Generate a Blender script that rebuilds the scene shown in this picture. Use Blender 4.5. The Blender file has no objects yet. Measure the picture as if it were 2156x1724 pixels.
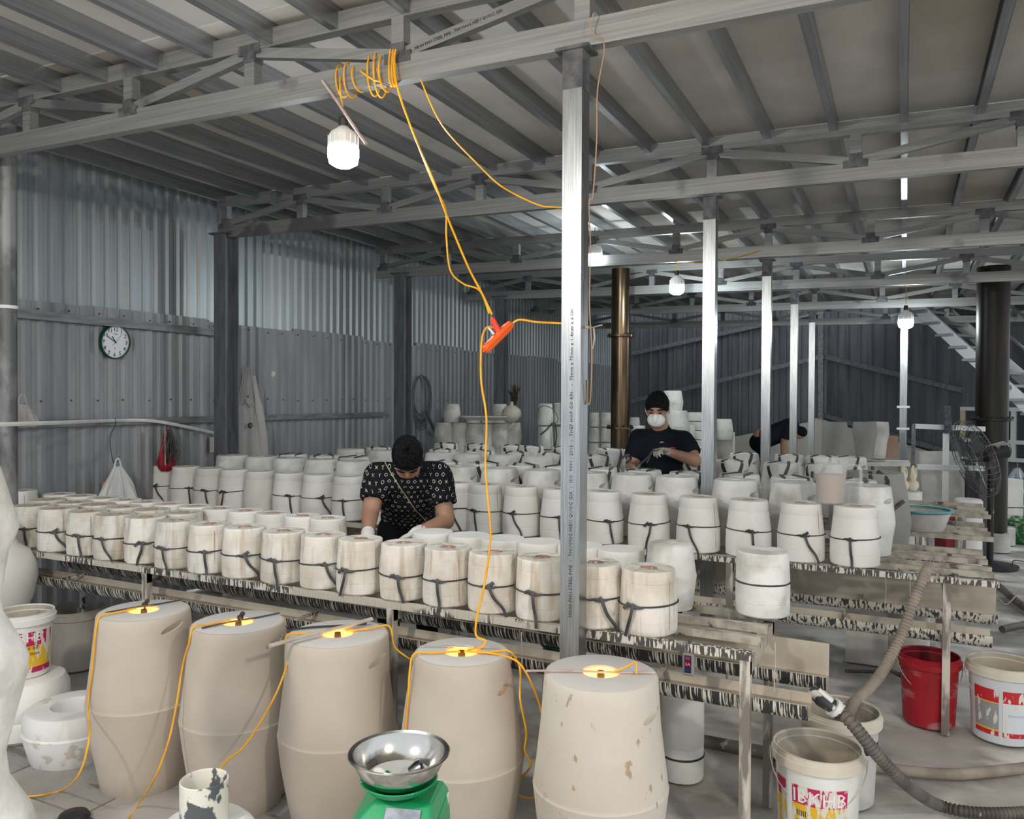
import bpy, bmesh, math, random
from math import sin, cos, pi, radians
from mathutils import Vector, Matrix, noise
random.seed(7)
sc = bpy.context.scene
COL = sc.collection
V = Vector

# ------------------------------------------------------------ camera
F = 1674.0
PIT, ROL, YAW, CH = radians(-.834), radians(.2625), radians(26.23), 1.65
Dv = V((-sin(YAW)*cos(PIT), cos(YAW)*cos(PIT), sin(PIT)))
R0 = V((cos(YAW), sin(YAW), 0)); U0 = R0.cross(Dv)
Rv = R0*cos(ROL) + U0*sin(ROL); Uv = -R0*sin(ROL) + U0*cos(ROL)
CP = V((0, 0, CH))
cd = bpy.data.cameras.new('camera'); cam = bpy.data.objects.new('camera', cd); COL.objects.link(cam)
cd.sensor_width = 36; cd.lens = 36*F/2156; cd.clip_start = .05; cd.clip_end = 200
cam.matrix_world = Matrix.Translation(CP) @ Matrix((Rv, Uv, -Dv)).transposed().to_4x4()
sc.camera = cam

def at(px, py, X=None, Y=None, Z=None, T=None):
    """point of the hall seen at photo pixel (px, py) on a given plane / at a given depth"""
    v = Dv + Rv*((px-1078)/F) - Uv*((py-862)/F)
    if X is not None: t = X/v.x
    elif Y is not None: t = Y/v.y
    elif Z is not None: t = (Z-CH)/v.z
    else: t = T
    return CP + v*t

# ------------------------------------------------------------ world, lights, exposure
w = bpy.data.worlds.new('sky'); sc.world = w; w.use_nodes = True
bg = w.node_tree.nodes['Background']; bg.inputs[0].default_value = (.88, .94, 1.0, 1); bg.inputs[1].default_value = 1.0
sc.view_settings.view_transform = 'Standard'; sc.view_settings.look = 'None'
sc.view_settings.exposure = 0.15; sc.view_settings.gamma = 1; sc.view_settings.use_curve_mapping = False
LAMP = 190.0          # emission of the LED bulbs

def point_light(name, loc, power, radius, color):
    l = bpy.data.lights.new(name, 'POINT'); l.energy = power; l.shadow_soft_size = radius; l.color = color
    o = bpy.data.objects.new(name, l); o.location = loc; COL.objects.link(o); return o
# lamps of the hall that hang behind the photographer
point_light('hall_lamp', (-1.9, -.6, 2.75), 150, .09, (1, .92, .80))
point_light('hall_lamp', (1.6, .4, 2.75), 130, .09, (1, .92, .80))

# ------------------------------------------------------------ materials
MATS = {}
def mat(name, c1, c2=None, scale=6, rough=.7, metal=0., bump=0., st=(1, 1, 1), con=(.4, .6), rnd=0., detail=5, emit=None, alpha=1., trans=0., c3=None, s3=2., con3=(.55, .65), coord='Object', st3=(1, 1, 1), spec=.5):
    if name in MATS: return MATS[name]
    m = bpy.data.materials.new(name); m.use_nodes = True; MATS[name] = m
    nt = m.node_tree; N = nt.nodes; L = nt.links; b = N['Principled BSDF']
    b.inputs['Roughness'].default_value = rough; b.inputs['Metallic'].default_value = metal
    b.inputs['Base Color'].default_value = (*c1, 1); b.inputs['Specular IOR Level'].default_value = spec
    if trans: b.inputs['Transmission Weight'].default_value = trans
    if alpha < 1: b.inputs['Alpha'].default_value = alpha
    if emit: b.inputs['Emission Color'].default_value = (*emit[0], 1); b.inputs['Emission Strength'].default_value = emit[1]
    if c2 is None and not bump: return m
    tc = N.new('ShaderNodeTexCoord'); mp = N.new('ShaderNodeMapping'); mp.inputs['Scale'].default_value = st
    L.new(tc.outputs[coord], mp.inputs[0]); src = mp.outputs[0]
    if rnd:
        oi = N.new('ShaderNodeObjectInfo'); ad = N.new('ShaderNodeVectorMath'); ad.operation = 'ADD'
        mu = N.new('ShaderNodeMath'); mu.operation = 'MULTIPLY'; mu.inputs[1].default_value = 37
        L.new(oi.outputs['Random'], mu.inputs[0]); L.new(src, ad.inputs[0]); L.new(mu.outputs[0], ad.inputs[1]); src = ad.outputs[0]
    nz = N.new('ShaderNodeTexNoise'); nz.inputs['Scale'].default_value = scale; nz.inputs['Detail'].default_value = detail
    L.new(src, nz.inputs['Vector'])
    col = None
    if c2 is not None:
        cr = N.new('ShaderNodeValToRGB'); e = cr.color_ramp.elements
        e[0].position, e[1].position = con; e[0].color = (*c1, 1); e[1].color = (*c2, 1)
        L.new(nz.outputs['Fac'], cr.inputs[0]); col = cr.outputs[0]
    if c3 is not None:
        m3 = N.new('ShaderNodeMapping'); m3.inputs['Scale'].default_value = st3
        L.new(tc.outputs[coord], m3.inputs[0]); s = m3.outputs[0]
        if rnd:
            a2 = N.new('ShaderNodeVectorMath'); a2.operation = 'ADD'; L.new(s, a2.inputs[0]); L.new(mu.outputs[0], a2.inputs[1]); s = a2.outputs[0]
        n3 = N.new('ShaderNodeTexNoise'); n3.inputs['Scale'].default_value = s3; n3.inputs['Detail'].default_value = 6
        L.new(s, n3.inputs['Vector'])
        r3 = N.new('ShaderNodeMapRange'); r3.inputs[1].default_value, r3.inputs[2].default_value = con3
        L.new(n3.outputs['Fac'], r3.inputs[0])
        mx = N.new('ShaderNodeMix'); mx.data_type = 'RGBA'; L.new(r3.outputs[0], mx.inputs[0]); L.new(col, mx.inputs[6]); mx.inputs[7].default_value = (*c3, 1)
        col = mx.outputs[2]
    if rnd and col is not None:
        hs = N.new('ShaderNodeHueSaturation'); r4 = N.new('ShaderNodeMapRange')
        r4.inputs[3].default_value = 1-rnd; r4.inputs[4].default_value = 1+rnd*.4
        L.new(oi.outputs['Random'], r4.inputs[0]); L.new(r4.outputs[0], hs.inputs['Value']); L.new(col, hs.inputs['Color']); col = hs.outputs[0]
    if col is not None: L.new(col, b.inputs['Base Color'])
    if bump:
        bp = N.new('ShaderNodeBump'); bp.inputs['Strength'].default_value = bump; bp.inputs['Distance'].default_value = .01
        L.new(nz.outputs['Fac'], bp.inputs['Height']); L.new(bp.outputs[0], b.inputs['Normal'])
    return m

GALV = mat('galvanised_steel', (.25, .255, .25), (.39, .39, .375), 3, .46, .55, .05, st=(.6, 30, 30), rnd=.15, con=(.25, .75), c3=(.17, .17, .18), s3=1.6, con3=(.62, .66))
GALVY = mat('galvanised_purlin', (.26, .28, .30), (.48, .50, .52), 3, .28, .85, .03, st=(22, .5, 22), rnd=.15, con=(.2, .8))
POSTM = mat('galvanised_post', (.27, .285, .295), (.46, .48, .49), 4, .27, .95, .03, st=(40, 40, 1.2), con=(.3, .7))
GUSS = mat('grey_weld_paint', (.065, .067, .075), (.13, .13, .135), 20, .7)
DCOL = mat('dark_column_paint', (.105, .11, .125), (.15, .155, .17), 4, .5, .2, st=(6, 6, 1))
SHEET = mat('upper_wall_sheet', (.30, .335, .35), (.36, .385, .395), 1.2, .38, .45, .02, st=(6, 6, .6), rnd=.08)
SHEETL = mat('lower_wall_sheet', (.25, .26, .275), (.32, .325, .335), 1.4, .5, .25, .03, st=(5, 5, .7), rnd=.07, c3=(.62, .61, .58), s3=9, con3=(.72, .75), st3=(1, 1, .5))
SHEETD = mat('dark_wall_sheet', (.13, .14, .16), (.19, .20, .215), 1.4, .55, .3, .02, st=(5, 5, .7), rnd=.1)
GIRT = mat('wall_girt_steel', (.17, .175, .185), (.25, .255, .26), 5, .5, .4, st=(6, 1, 6))
ROOF = mat('roof_board', (.50, .485, .455), (.62, .60, .565), 1.6, .9, 0, .12, rnd=.16, c3=(.38, .34, .285), s3=.8, con3=(.5, .64), st3=(1, .35, 1))
FLOOR = mat('dusty_concrete', (.30, .275, .25), (.52, .49, .445), 2.2, .6, 0, .35, c3=(.74, .71, .66), s3=1.7, con3=(.48, .60), detail=10, con=(.36, .62), st3=(1, 1.6, 1))
SLAB = mat('slip_stained_slab', (.36, .335, .31), (.50, .475, .445), 2.2, .7, 0, .25, rnd=.1, c3=(.21, .19, .175), s3=5, con3=(.60, .68), st3=(1, 3, 1), detail=8)
CLEAN = mat('clean_plaster', (.80, .775, .725), (.88, .865, .83), 4, .85, 0, .25, rnd=.06, c3=(.74, .70, .62), s3=3, con3=(.55, .75), st3=(2, 2, .7))
DIRTY = mat('slip_stained_plaster', (.66, .61, .52), (.80, .77, .71), 9, .85, 0, 1.0, rnd=.10, c3=(.52, .44, .34), s3=6, con3=(.50, .70), st3=(5, 5, .6), con=(.35, .6))
OLDPL = mat('old_grey_plaster', (.52, .51, .47), (.68, .665, .625), 5, .9, 0, .4, rnd=.12, c3=(.45, .43, .38), s3=3, con3=(.55, .7))
BARR = mat('barrel_plaster', (.66, .655, .625), (.82, .815, .79), 8, .85, 0, .8, rnd=.08, c3=(.52, .50, .44), s3=6, con3=(.52, .70), con=(.35, .6))
CLAY = mat('raw_grey_clay', (.53, .455, .375), (.60, .525, .445), 2.2, .68, 0, .10, rnd=.04, c3=(.44, .39, .335), s3=1.6, con3=(.55, .75))
CLAYR = mat('rust_flecked_clay', (.60, .54, .46), (.66, .605, .53), 3, .7, 0, .12, c3=(.44, .30, .20), s3=30, con3=(.655, .70), st3=(1, 1, .6))
CLAYT = mat('smooth_clay_top', (.58, .56, .545), (.63, .61, .59), 3, .6)
STAIN = mat('brown_seam_clay', (.36, .23, .18), (.48, .34, .27), 20, .9)
RUBBER = mat('black_rubber', (.028, .029, .031), (.075, .075, .075), 14, .65)
DRIP = mat('slip_splashed_black_plastic', (.03, .032, .034), (.70, .66, .56), 1.0, .5, 0, .6, st=(120, 14, 6), con=(.515, .55), detail=5)
DRIPH = mat('slip_caked_black_plastic', (.05, .052, .054), (.68, .64, .55), 1.0, .6, 0, .6, st=(85, 40, 22), con=(.44, .49), detail=5)
SLIPM = mat('wet_brown_slip', (.33, .27, .215), (.42, .355, .285), 5, .5, 0, .1)
SLIPL = mat('dried_beige_slip', (.43, .375, .295), (.54, .485, .395), 6, .75, 0, .4, c3=(.36, .32, .26), s3=8, con3=(.6, .68))
RAIL = mat('slip_splashed_rail', (.085, .075, .07), (.68, .645, .57), 1.0, .6, .1, .5, st=(90, 60, 14), con=(.50, .53), detail=3, c3=(.56, .52, .44), s3=3.4, con3=(.54, .58))
RAIL2 = mat('caked_beige_rail', (.27, .235, .195), (.50, .455, .38), 1.0, .7, .1, .5, st=(14, 40, 12), con=(.36, .56), detail=8, c3=(.10, .09, .08), s3=9, con3=(.60, .64))
LEGM = mat('slip_splashed_leg', (.22, .19, .165), (.62, .575, .49), 1.0, .6, .1, .3, st=(22, 22, 5), con=(.46, .58), detail=5)
YEL = mat('yellow_cord_plastic', (.95, .47, .012), (.80, .36, .01), 12, .45)
BRWIRE = mat('old_brown_wire', (.42, .27, .17), None, rough=.6)
WHITEP = mat('white_plastic', (.80, .80, .77), (.70, .69, .65), 6, .5)
GREYPL = mat('grimy_grey_plastic', (.36, .335, .295), (.44, .41, .365), 4, .7, st=(2, 2, .6))
BLACK = mat('black_plastic', (.02, .02, .022), None, rough=.5)
ORANGE = mat('orange_socket_plastic', (.95, .14, .012), (.85, .11, .01), 9, .4)
REDP = mat('red_plug_plastic', (.85, .07, .035), None, rough=.4)
SKIN = mat('warm_skin', (.42, .235, .15), (.36, .19, .12), 9, .55)
HAIR = mat('black_hair', (.004, .004, .005), (.010, .010, .011), 60, .8, bump=.6, spec=.12)
TEE = mat('plain_black_cotton', (.007, .010, .016), (.011, .015, .022), 5, .95, bump=.3, spec=.12)
PANTS = mat('black_trousers_cloth', (.008, .009, .012), None, rough=.95, spec=.1)
GLOVE = mat('white_cotton_glove', (.60, .585, .56), (.74, .73, .71), 12, .9, bump=.3)
GLOVED = mat('clay_smeared_hand', (.40, .33, .28), (.55, .50, .46), 12, .9)
MASKW = mat('white_mask_fabric', (.85, .86, .86), None, rough=.8)
COATM = mat('faded_grey_cloth', (.46, .44, .43), (.53, .51, .495), 7, .95, bump=.3, st=(1, 1, .4))
BAG = mat('thin_white_bag_film', (.72, .73, .72), (.80, .81, .80), 8, .35, alpha=.86)
FILM = mat('dusty_clear_film', (.48, .44, .40), (.60, .57, .53), 9, .4, alpha=.85)
CARD = mat('brown_hardboard', (.13, .06, .025), (.17, .085, .04), 5, .8)
CARD2 = mat('brown_cardboard', (.38, .25, .18), (.42, .29, .21), 5, .9)
REDB = mat('chalky_red_plastic', (.36, .008, .018), (.45, .015, .025), 3, .5, 0, 0, c3=(.60, .33, .33), s3=5, con3=(.54, .70), st3=(1, 1, 2.5))
STEEL = mat('polished_stainless_steel', (.60, .58, .55), None, rough=.16, metal=1)
GREEN = mat('chipped_green_enamel', (.015, .30, .11), (.02, .34, .13), 6, .35, .1, c3=(.70, .72, .66), s3=16, con3=(.69, .72))
DGREEN = mat('dark_green_plastic', (.005, .06, .022), None, rough=.45)
TEALP = mat('teal_rim_plastic', (.02, .25, .27), (.10, .33, .33), 9, .5)
FLUE = mat('tarnished_bronze_flue', (.075, .05, .03), (.15, .105, .062), 2, .26, .92, .05, st=(7, 7, .7))
FLUED = mat('sooty_flue', (.010, .008, .006), (.026, .020, .012), 2, .40, .4, .05, st=(5, 5, .7))
GLASSD = mat('dark_display', (.015, .015, .06), None, rough=.25)
HOSE = mat('grey_corrugated_hose', (.075, .062, .055), (.14, .12, .105), 6, .5, c3=(.4, .36, .31), s3=14, con3=(.66, .70))
HOSEB = mat('clay_coated_hose', (.25, .205, .165), (.36, .305, .25), 8, .75)
ALU = mat('white_aluminium', (.72, .73, .73), None, rough=.45, metal=.3)
TIMBER = mat('pale_timber', (.55, .40, .25), (.62, .47, .31), 5, .7, st=(8, 8, 1))
PALEWALL = mat('cream_rendered_wall', (.58, .56, .49), (.66, .64, .575), 1.5, .9, 0, .1)
WICK = mat('weathered_wood_stick', (.55, .50, .43), (.42, .36, .30), 14, .85)
PINK = mat('pinkish_stick', (.50, .33, .28), (.62, .50, .44), 14, .8)
LEDM = mat('lit_led_diffuser', (1, 1, 1), emit=((.90, .965, 1.0), LAMP))
LEDF = mat('lit_led_diffuser_far', (1, 1, 1), emit=((.86, .96, 1.0), LAMP*1.0))
HOT = mat('glowing_heat_bulb', (1, .45, .1), emit=((1.0, .40, .06), 16))
INKT = mat('black_ink', (.03, .03, .03), None, rough=.7)
WINK = mat('white_ink', (.82, .80, .77), None, rough=.7)
REDL = mat('red_led_digits', (.8, .02, .05), emit=((1, .05, .08), 1.2))
ENAMEL = mat('clock_face_paper', (.83, .84, .88), None, rough=.5)
CLOCKG = mat('dark_green_clock_rim', (.004, .05, .02), None, rough=.25)
MILK = mat('frosted_jug_plastic', (.78, .79, .77), None, rough=.45, alpha=.22)
COCOA = mat('pinkish_brown_slip', (.56, .42, .325), None, rough=.4)
BISQ = mat('glazed_cream_bisque', (.80, .69, .50), (.84, .75, .58), 5, .4)
DARKVASE = mat('grey_vase_clay', (.25, .25, .235), (.30, .295, .275), 4, .75)
NAVY = mat('navy_label', (.01, .025, .06), None, rough=.5)

# bucket label: coloured bands flaked by dried slip
def label_mat(name, bands, flake):
    m = bpy.data.materials.new(name); m.use_nodes = True; nt = m.node_tree; N = nt.nodes; L = nt.links; b = N['Principled BSDF']
    b.inputs['Roughness'].default_value = .5
    tc = N.new('ShaderNodeTexCoord'); sx = N.new('ShaderNodeSeparateXYZ'); L.new(tc.outputs['Generated'], sx.inputs[0])
    cr = N.new('ShaderNodeValToRGB'); cr.color_ramp.interpolation = 'CONSTANT'; el = cr.color_ramp.elements
    while len(el) < len(bands): el.new(.5)
    for i, (p, c) in enumerate(bands): el[i].position = p; el[i].color = (*c, 1)
    L.new(sx.outputs['Z'], cr.inputs[0])
    mp = N.new('ShaderNodeMapping'); mp.inputs['Scale'].default_value = (30, 30, 9); L.new(tc.outputs['Object'], mp.inputs[0])
    nz = N.new('ShaderNodeTexNoise'); nz.inputs['Scale'].default_value = 1.6; nz.inputs['Detail'].default_value = 5; L.new(mp.outputs[0], nz.inputs[0])
    mr = N.new('ShaderNodeMapRange'); mr.inputs[1].default_value = flake; mr.inputs[2].default_value = flake+.03; L.new(nz.outputs['Fac'], mr.inputs[0])
    mx = N.new('ShaderNodeMix'); mx.data_type = 'RGBA'; L.new(mr.outputs[0], mx.inputs[0]); L.new(cr.outputs[0], mx.inputs[6]); mx.inputs[7].default_value = (.72, .67, .60, 1)
    L.new(mx.outputs[2], b.inputs['Base Color']); return m
MAG = (.50, .012, .10); YLW = (.78, .47, .02); WHT = (.72, .72, .70); CRED = (.55, .02, .03)
LAB1 = label_mat('magenta_yellow_label', [(0, YLW), (.70, MAG)], .505)
LAB2 = label_mat('magenta_yellow_label_flaked', [(0, MAG), (.13, YLW), (.66, MAG)], .49)
LAB3 = label_mat('red_grey_label', [(0, CRED), (.10, (.80, .45, .03)), (.14, (.30, .31, .32)), (.70, (.80, .45, .03)), (.73, CRED)], .56)
LAB4 = label_mat('red_white_label', [(0, CRED), (.10, (.70, .72, .75)), (.74, CRED)], .57)

# ------------------------------------------------------------ geometry helpers
class MB:
    def __init__(s): s.v = []; s.f = []; s.sm = []
    def add(s, vs, fs, sm=False):
        n = len(s.v); s.v += [tuple(v) for v in vs]; s.f += [tuple(i+n for i in f) for f in fs]; s.sm += [sm]*len(fs); return s
    def box(s, c, d, m=None):
        hx, hy, hz = d[0]/2, d[1]/2, d[2]/2
        vs = [V((x, y, z)) for x in (-hx, hx) for y in (-hy, hy) for z in (-hz, hz)]
        vs = [(m @ v if m else v) + V(c) for v in vs]
        return s.add(vs, [(0, 1, 3, 2), (4, 6, 7, 5), (0, 4, 5, 1), (2, 3, 7, 6), (0, 2, 6, 4), (1, 5, 7, 3)])
    def bar(s, a, b, w, h, up=V((0, 0, 1))):
        """rectangular bar from a to b, w sideways, h along up"""
        a = V(a); b = V(b); d = (b-a).normalized(); sd = d.cross(up)
        if sd.length < 1e-4: sd = d.cross(V((0, 1, 0)))
        sd.normalize(); u = sd.cross(d)
        vs = [p + sd*x*w/2 + u*y*h/2 for p in (a, b) for x, y in ((-1, -1), (1, -1), (1, 1), (-1, 1))]
        return s.add(vs, [(0, 1, 2, 3), (7, 6, 5, 4), (0, 4, 5, 1), (1, 5, 6, 2), (2, 6, 7, 3), (3, 7, 4, 0)])
    def tube(s, pts, r, n=8, flat=1., sm=True, cap=True, up=None):
        pts = [V(p) for p in pts]; k = len(pts); rr = r if isinstance(r, (list, tuple)) else [r]*k
        t = (pts[1]-pts[0]).normalized(); a = V(up) if up else (V((0, 0, 1)) if abs(t.z) < .9 else V((1, 0, 0)))
        sd = t.cross(a).normalized(); vs = []
        for i, p in enumerate(pts):
            t = (pts[min(i+1, k-1)]-pts[max(i-1, 0)])
            t = t.normalized() if t.length > 1e-9 else V((0, 0, 1))
            if up: sd2 = t.cross(a); sd = sd2.normalized() if sd2.length > 1e-3 else sd
            else: sd = (sd - t*sd.dot(t)).normalized()
            u = sd.cross(t)
            for j in range(n):
                an = 2*pi*j/n; vs.append(p + sd*cos(an)*rr[i] + u*sin(an)*rr[i]*flat)
        fs = [(i*n+j, i*n+(j+1) % n, (i+1)*n+(j+1) % n, (i+1)*n+j) for i in range(k-1) for j in range(n)]
        s.add(vs, fs, sm)
        if cap: s.add(vs[:n], [tuple(reversed(range(n)))]); s.add(vs[-n:], [tuple(range(n))])
        return s
    def lathe(s, prof, n=32, c=(0, 0, 0), wob=0., seed=0., sm=True, sx=1., a0=0., a1=2*pi, caps=False):
        full = abs(a1-a0-2*pi) < 1e-6; m = n if full else n+1; vs = []
        for (r, z) in prof:
            for j in range(m):
                a = a0 + (a1-a0)*j/n; k = r
                if wob and r > .02: k = r + wob*noise.noise(V((cos(a)*2+seed, sin(a)*2, z*9)))
                vs.append((c[0]+k*cos(a)*sx, c[1]+k*sin(a), c[2]+z))
        fs = []
        for i in range(len(prof)-1):
            for j in range(n if full else n):
                fs.append((i*m+j, i*m+(j+1) % m if full else i*m+j+1, (i+1)*m+((j+1) % m if full else j+1), (i+1)*m+j))
        s.add(vs, fs, sm)
        if full and caps:      # share the ring vertices so the shell is watertight
            b0 = len(s.v)-len(vs); s.f.append(tuple(b0+q for q in reversed(range(m)))); s.sm.append(False)
            b1 = len(s.v)-m; s.f.append(tuple(b1+q for q in range(m))); s.sm.append(False)
        return s
    def ell(s, c, r, rot=None, n=20, k=12):
        vs = []; 
        for i in range(k+1):
            th = pi*i/k
            for j in range(n):
                ph = 2*pi*j/n; q = V((r[0]*sin(th)*cos(ph), r[1]*sin(th)*sin(ph), r[2]*cos(th)))
                vs.append((rot @ q if rot else q) + V(c))
        return s.add(vs, [(i*n+j, (i+1)*n+j, (i+1)*n+(j+1) % n, i*n+(j+1) % n) for i in range(k) for j in range(n)], True)
    def sheet(s, grid, sm=True):
        r = len(grid); c = len(grid[0])
        return s.add([p for row in grid for p in row], [(i*c+j, i*c+j+1, (i+1)*c+j+1, (i+1)*c+j) for i in range(r-1) for j in range(c-1)], sm)
    def mesh(s, name, m):
        me = bpy.data.meshes.new(name); me.from_pydata(s.v, [], s.f); me.polygons.foreach_set('use_smooth', s.sm); me.materials.append(m); me.update()
        if any(s.sm) and len(s.f) > 20: me.set_sharp_from_angle(angle=radians(38))
        return me
    def build(s, name, m, parent=None, loc=None):
        o = bpy.data.objects.new(name, s.mesh(name, m)); COL.objects.link(o)
        if parent is not None: o.parent = parent
        if loc is not None: o.location = loc
        return o

def tag(o, label=None, cat=None, group=None, kind=None):
    for k, x in (('label', label), ('category', cat), ('group', group), ('kind', kind)):
        if x: o[k] = x
    return o
def root(name, loc, rz=0, label=None, cat=None, group=None, kind=None):
    o = bpy.data.objects.new(name, None); COL.objects.link(o); o.location = loc; o.rotation_euler[2] = rz
    o.empty_display_size = .05
    return tag(o, label, cat, group, kind)
def part(name, mesh, parent, loc=(0, 0, 0), rz=0):
    o = bpy.data.objects.new(name, mesh); COL.objects.link(o); o.parent = parent; o.location = loc; o.rotation_euler[2] = rz; return o
def catmull(P, n=8):
    P = [V(p) for p in P]; out = []
    for i in range(len(P)-1):
        p0 = P[max(i-1, 0)]; p1 = P[i]; p2 = P[i+1]; p3 = P[min(i+2, len(P)-1)]
        for k in range(n):
            t = k/n; out.append(.5*((2*p1)+(-p0+p2)*t+(2*p0-5*p1+4*p2-p3)*t*t+(-p0+3*p1-3*p2+p3)*t**3))
    return out+[P[-1]]
ORD = 'first second third fourth fifth sixth seventh eighth ninth tenth eleventh twelfth thirteenth fourteenth fifteenth sixteenth seventeenth eighteenth nineteenth twentieth twenty-first twenty-second twenty-third'.split()
def rel(P, o): return [V(p)-V(o) for p in P]
def text_obj(name, body, size, m, parent, mw, extrude=.0004, align='CENTER', space=1.):
    me = text_mesh(body, size, align, space, extrude); me.materials.clear(); me.materials.append(m); me.name = name
    o = bpy.data.objects.new(name, me); COL.objects.link(o); o.parent = parent; o.matrix_local = mw; return o
def text_mesh(body, size, align='CENTER', space=1., extrude=.0006):
    cu = bpy.data.curves.new('t', 'FONT'); cu.body = body; cu.size = size; cu.align_x = align; cu.align_y = 'CENTER'; cu.extrude = extrude; cu.space_character = space; cu.resolution_u = 1
    o = bpy.data.objects.new('t', cu); COL.objects.link(o); dg = bpy.context.evaluated_depsgraph_get()
    me = bpy.data.meshes.new_from_object(o.evaluated_get(dg)); bpy.data.objects.remove(o); return me
def wrap_text(name, body, size, rad, ang, z, m, parent, slope=0.):
    me = text_mesh(body, size)
    for v in me.vertices:
        r = rad + slope*v.co.y + v.co.z + .001; a = ang + v.co.x/rad
        v.co = (r*cos(a), r*sin(a), z+v.co.y)
    me.materials.clear(); me.materials.append(m); return part(name, me, parent)
def carve(o, cutters):
    """cut the cutter meshes out of o for good; the cutters are deleted"""
    def weld(me):
        bm = bmesh.new(); bm.from_mesh(me); bmesh.ops.remove_doubles(bm, verts=bm.verts, dist=1e-5); bmesh.ops.recalc_face_normals(bm, faces=bm.faces); bm.to_mesh(me); bm.free()
    cs = []; weld(o.data)
    for mb in cutters:
        c = mb.build('cut', BLACK, o.parent); weld(c.data); cs.append(c); md = o.modifiers.new('b', 'BOOLEAN'); md.operation = 'DIFFERENCE'; md.object = c; md.solver = 'EXACT'
    dg = bpy.context.evaluated_depsgraph_get(); me = bpy.data.meshes.new_from_object(o.evaluated_get(dg))
    o.modifiers.clear(); mt = o.data.materials[0]; o.data = me; me.materials.clear(); me.materials.append(mt)
    for c in cs: bpy.data.objects.remove(c)
    return o

# ------------------------------------------------------------ setting: floor, walls, roof
def zroof(x): return 3.30 - .0185*(x+1.07)      # underside of the roof boards
XW, YB = -5.45, 16.0
fl = MB().box((2, 9, -.06), (24, 26, .10)).build('floor', FLOOR); tag(fl, kind='structure')
k = 0
for i in range(7):
    for j in range(4):
        s = .58; x = -4.35 + i*(s+.012); y = .55 + j*(s+.012)
        me = MB().box((0, 0, 0), (s, s, .02))
        b = me.build('floor_slab', SLAB, fl, (x, y, -.0005 + random.uniform(-.0015, .0015)))
def corr(L, H, pitch, rib, dep, m_):
    """corrugated sheet, L wide along +x, H tall, ribs towards -y"""
    xs = []; x = 0
    while x < L-1e-6:
        xs += [(x, 0), (x+pitch-rib-.016, 0), (x+pitch-rib, -dep), (x+pitch-.008, -dep)]; x += pitch
    xs.append((L, 0)); mb = MB(); g = []
    for z in (0, H): g.append([(min(a, L), b, z) for a, b in xs])
    mb.sheet(g, False); g2 = [[(a, b+.0015, z) for a, b, z in row] for row in g]; mb.sheet([g2[1], g2[0]], False)
    return mb.mesh('wall_sheet', m_)
wl = root('wall_left', (XW, 0, 0), kind='structure')
low = corr(1.1, 2.31, .11, .045, .022, SHEETL); up = corr(1.1, 1.30, .11, .045, .022, SHEET)
RZL = pi/2
for i in range(15):
    y = .6 + i*1.1
    dz = [0, 0, 0, .01, -.012, .015, -.02, .02, -.01, .0, .02, -.03, .01, 0, 0][i]
    a = part('wall_sheet', low, wl, (.024 + (.004 if i % 2 else 0), y, dz), RZL)
    a = part('wall_sheet', up, wl, (-.004 + (.003 if i % 2 else 0), y, 2.24), RZL)
for z, h in ((2.205, .06), (1.455, .05)):
    for y0, y1 in ((2.5, 5.25), (5.45, 7.6)) if z < 2 else ((2.5, 5.25),):
        MB().box((.075, (y0+y1)/2, z), (.05, y1-y0, h)).build('girt', GIRT, wl)
MB().box((.05, 9, 3.45), (.05, 14, .10)).build('girt', GIRT, wl)
# screws on the sheets
sb = MB()
for y in [3.3+.22*k for k in range(36)]:
    for z in (1.62, 2.26): sb.box((.052, y+random.uniform(-.02, .02), z+random.uniform(-.01, .01)), (.008, .010, .010))
tag(sb.build('screw', BLACK, wl), kind='stuff')

wb = root('wall_back', (XW, YB, 0), kind='structure')
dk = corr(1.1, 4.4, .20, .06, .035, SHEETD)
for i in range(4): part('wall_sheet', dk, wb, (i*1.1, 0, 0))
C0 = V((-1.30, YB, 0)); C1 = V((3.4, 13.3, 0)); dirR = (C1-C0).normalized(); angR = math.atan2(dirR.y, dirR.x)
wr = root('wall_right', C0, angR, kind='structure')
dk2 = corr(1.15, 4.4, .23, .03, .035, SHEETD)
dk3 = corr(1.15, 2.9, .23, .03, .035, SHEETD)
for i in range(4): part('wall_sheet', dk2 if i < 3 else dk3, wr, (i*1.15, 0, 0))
def on_back(px, py): return at(px, py, Y=YB-.06)
def on_right(px, py):
    v = Dv + Rv*((px-1078)/F) - Uv*((py-862)/F); n = V((-dirR.y, dirR.x, 0)); t = (C0-CP).dot(n)/v.dot(n); return CP + v*t - n*.06*(1 if n.y > 0 else -1)
for (a, b) in (((1329, 845), (1734, 750)), ((1329, 745), (1734, 655))):
    MB().bar(rel([on_back(*a)], wb.location)[0], rel([on_back(*b)], wb.location)[0], .05, .08).build('girt', GIRT, wb)
inv = Matrix.Rotation(-angR, 3, 'Z')
def rr_(p): return inv @ (V(p)-C0)
for (a, b) in (((1736, 750), (2030, 822)), ((1736, 873), (2030, 960))):
    MB().bar(rr_(on_right(*a)), rr_(on_right(*b)), .05, .08).build('girt', GIRT, wr)
for px in (1728,):
    MB().bar(rel([on_back(px, 620)], wb.location)[0], rel([on_back(px, 905)], wb.location)[0], .09, .09).build('corner_post', GIRT, wb)
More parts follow.
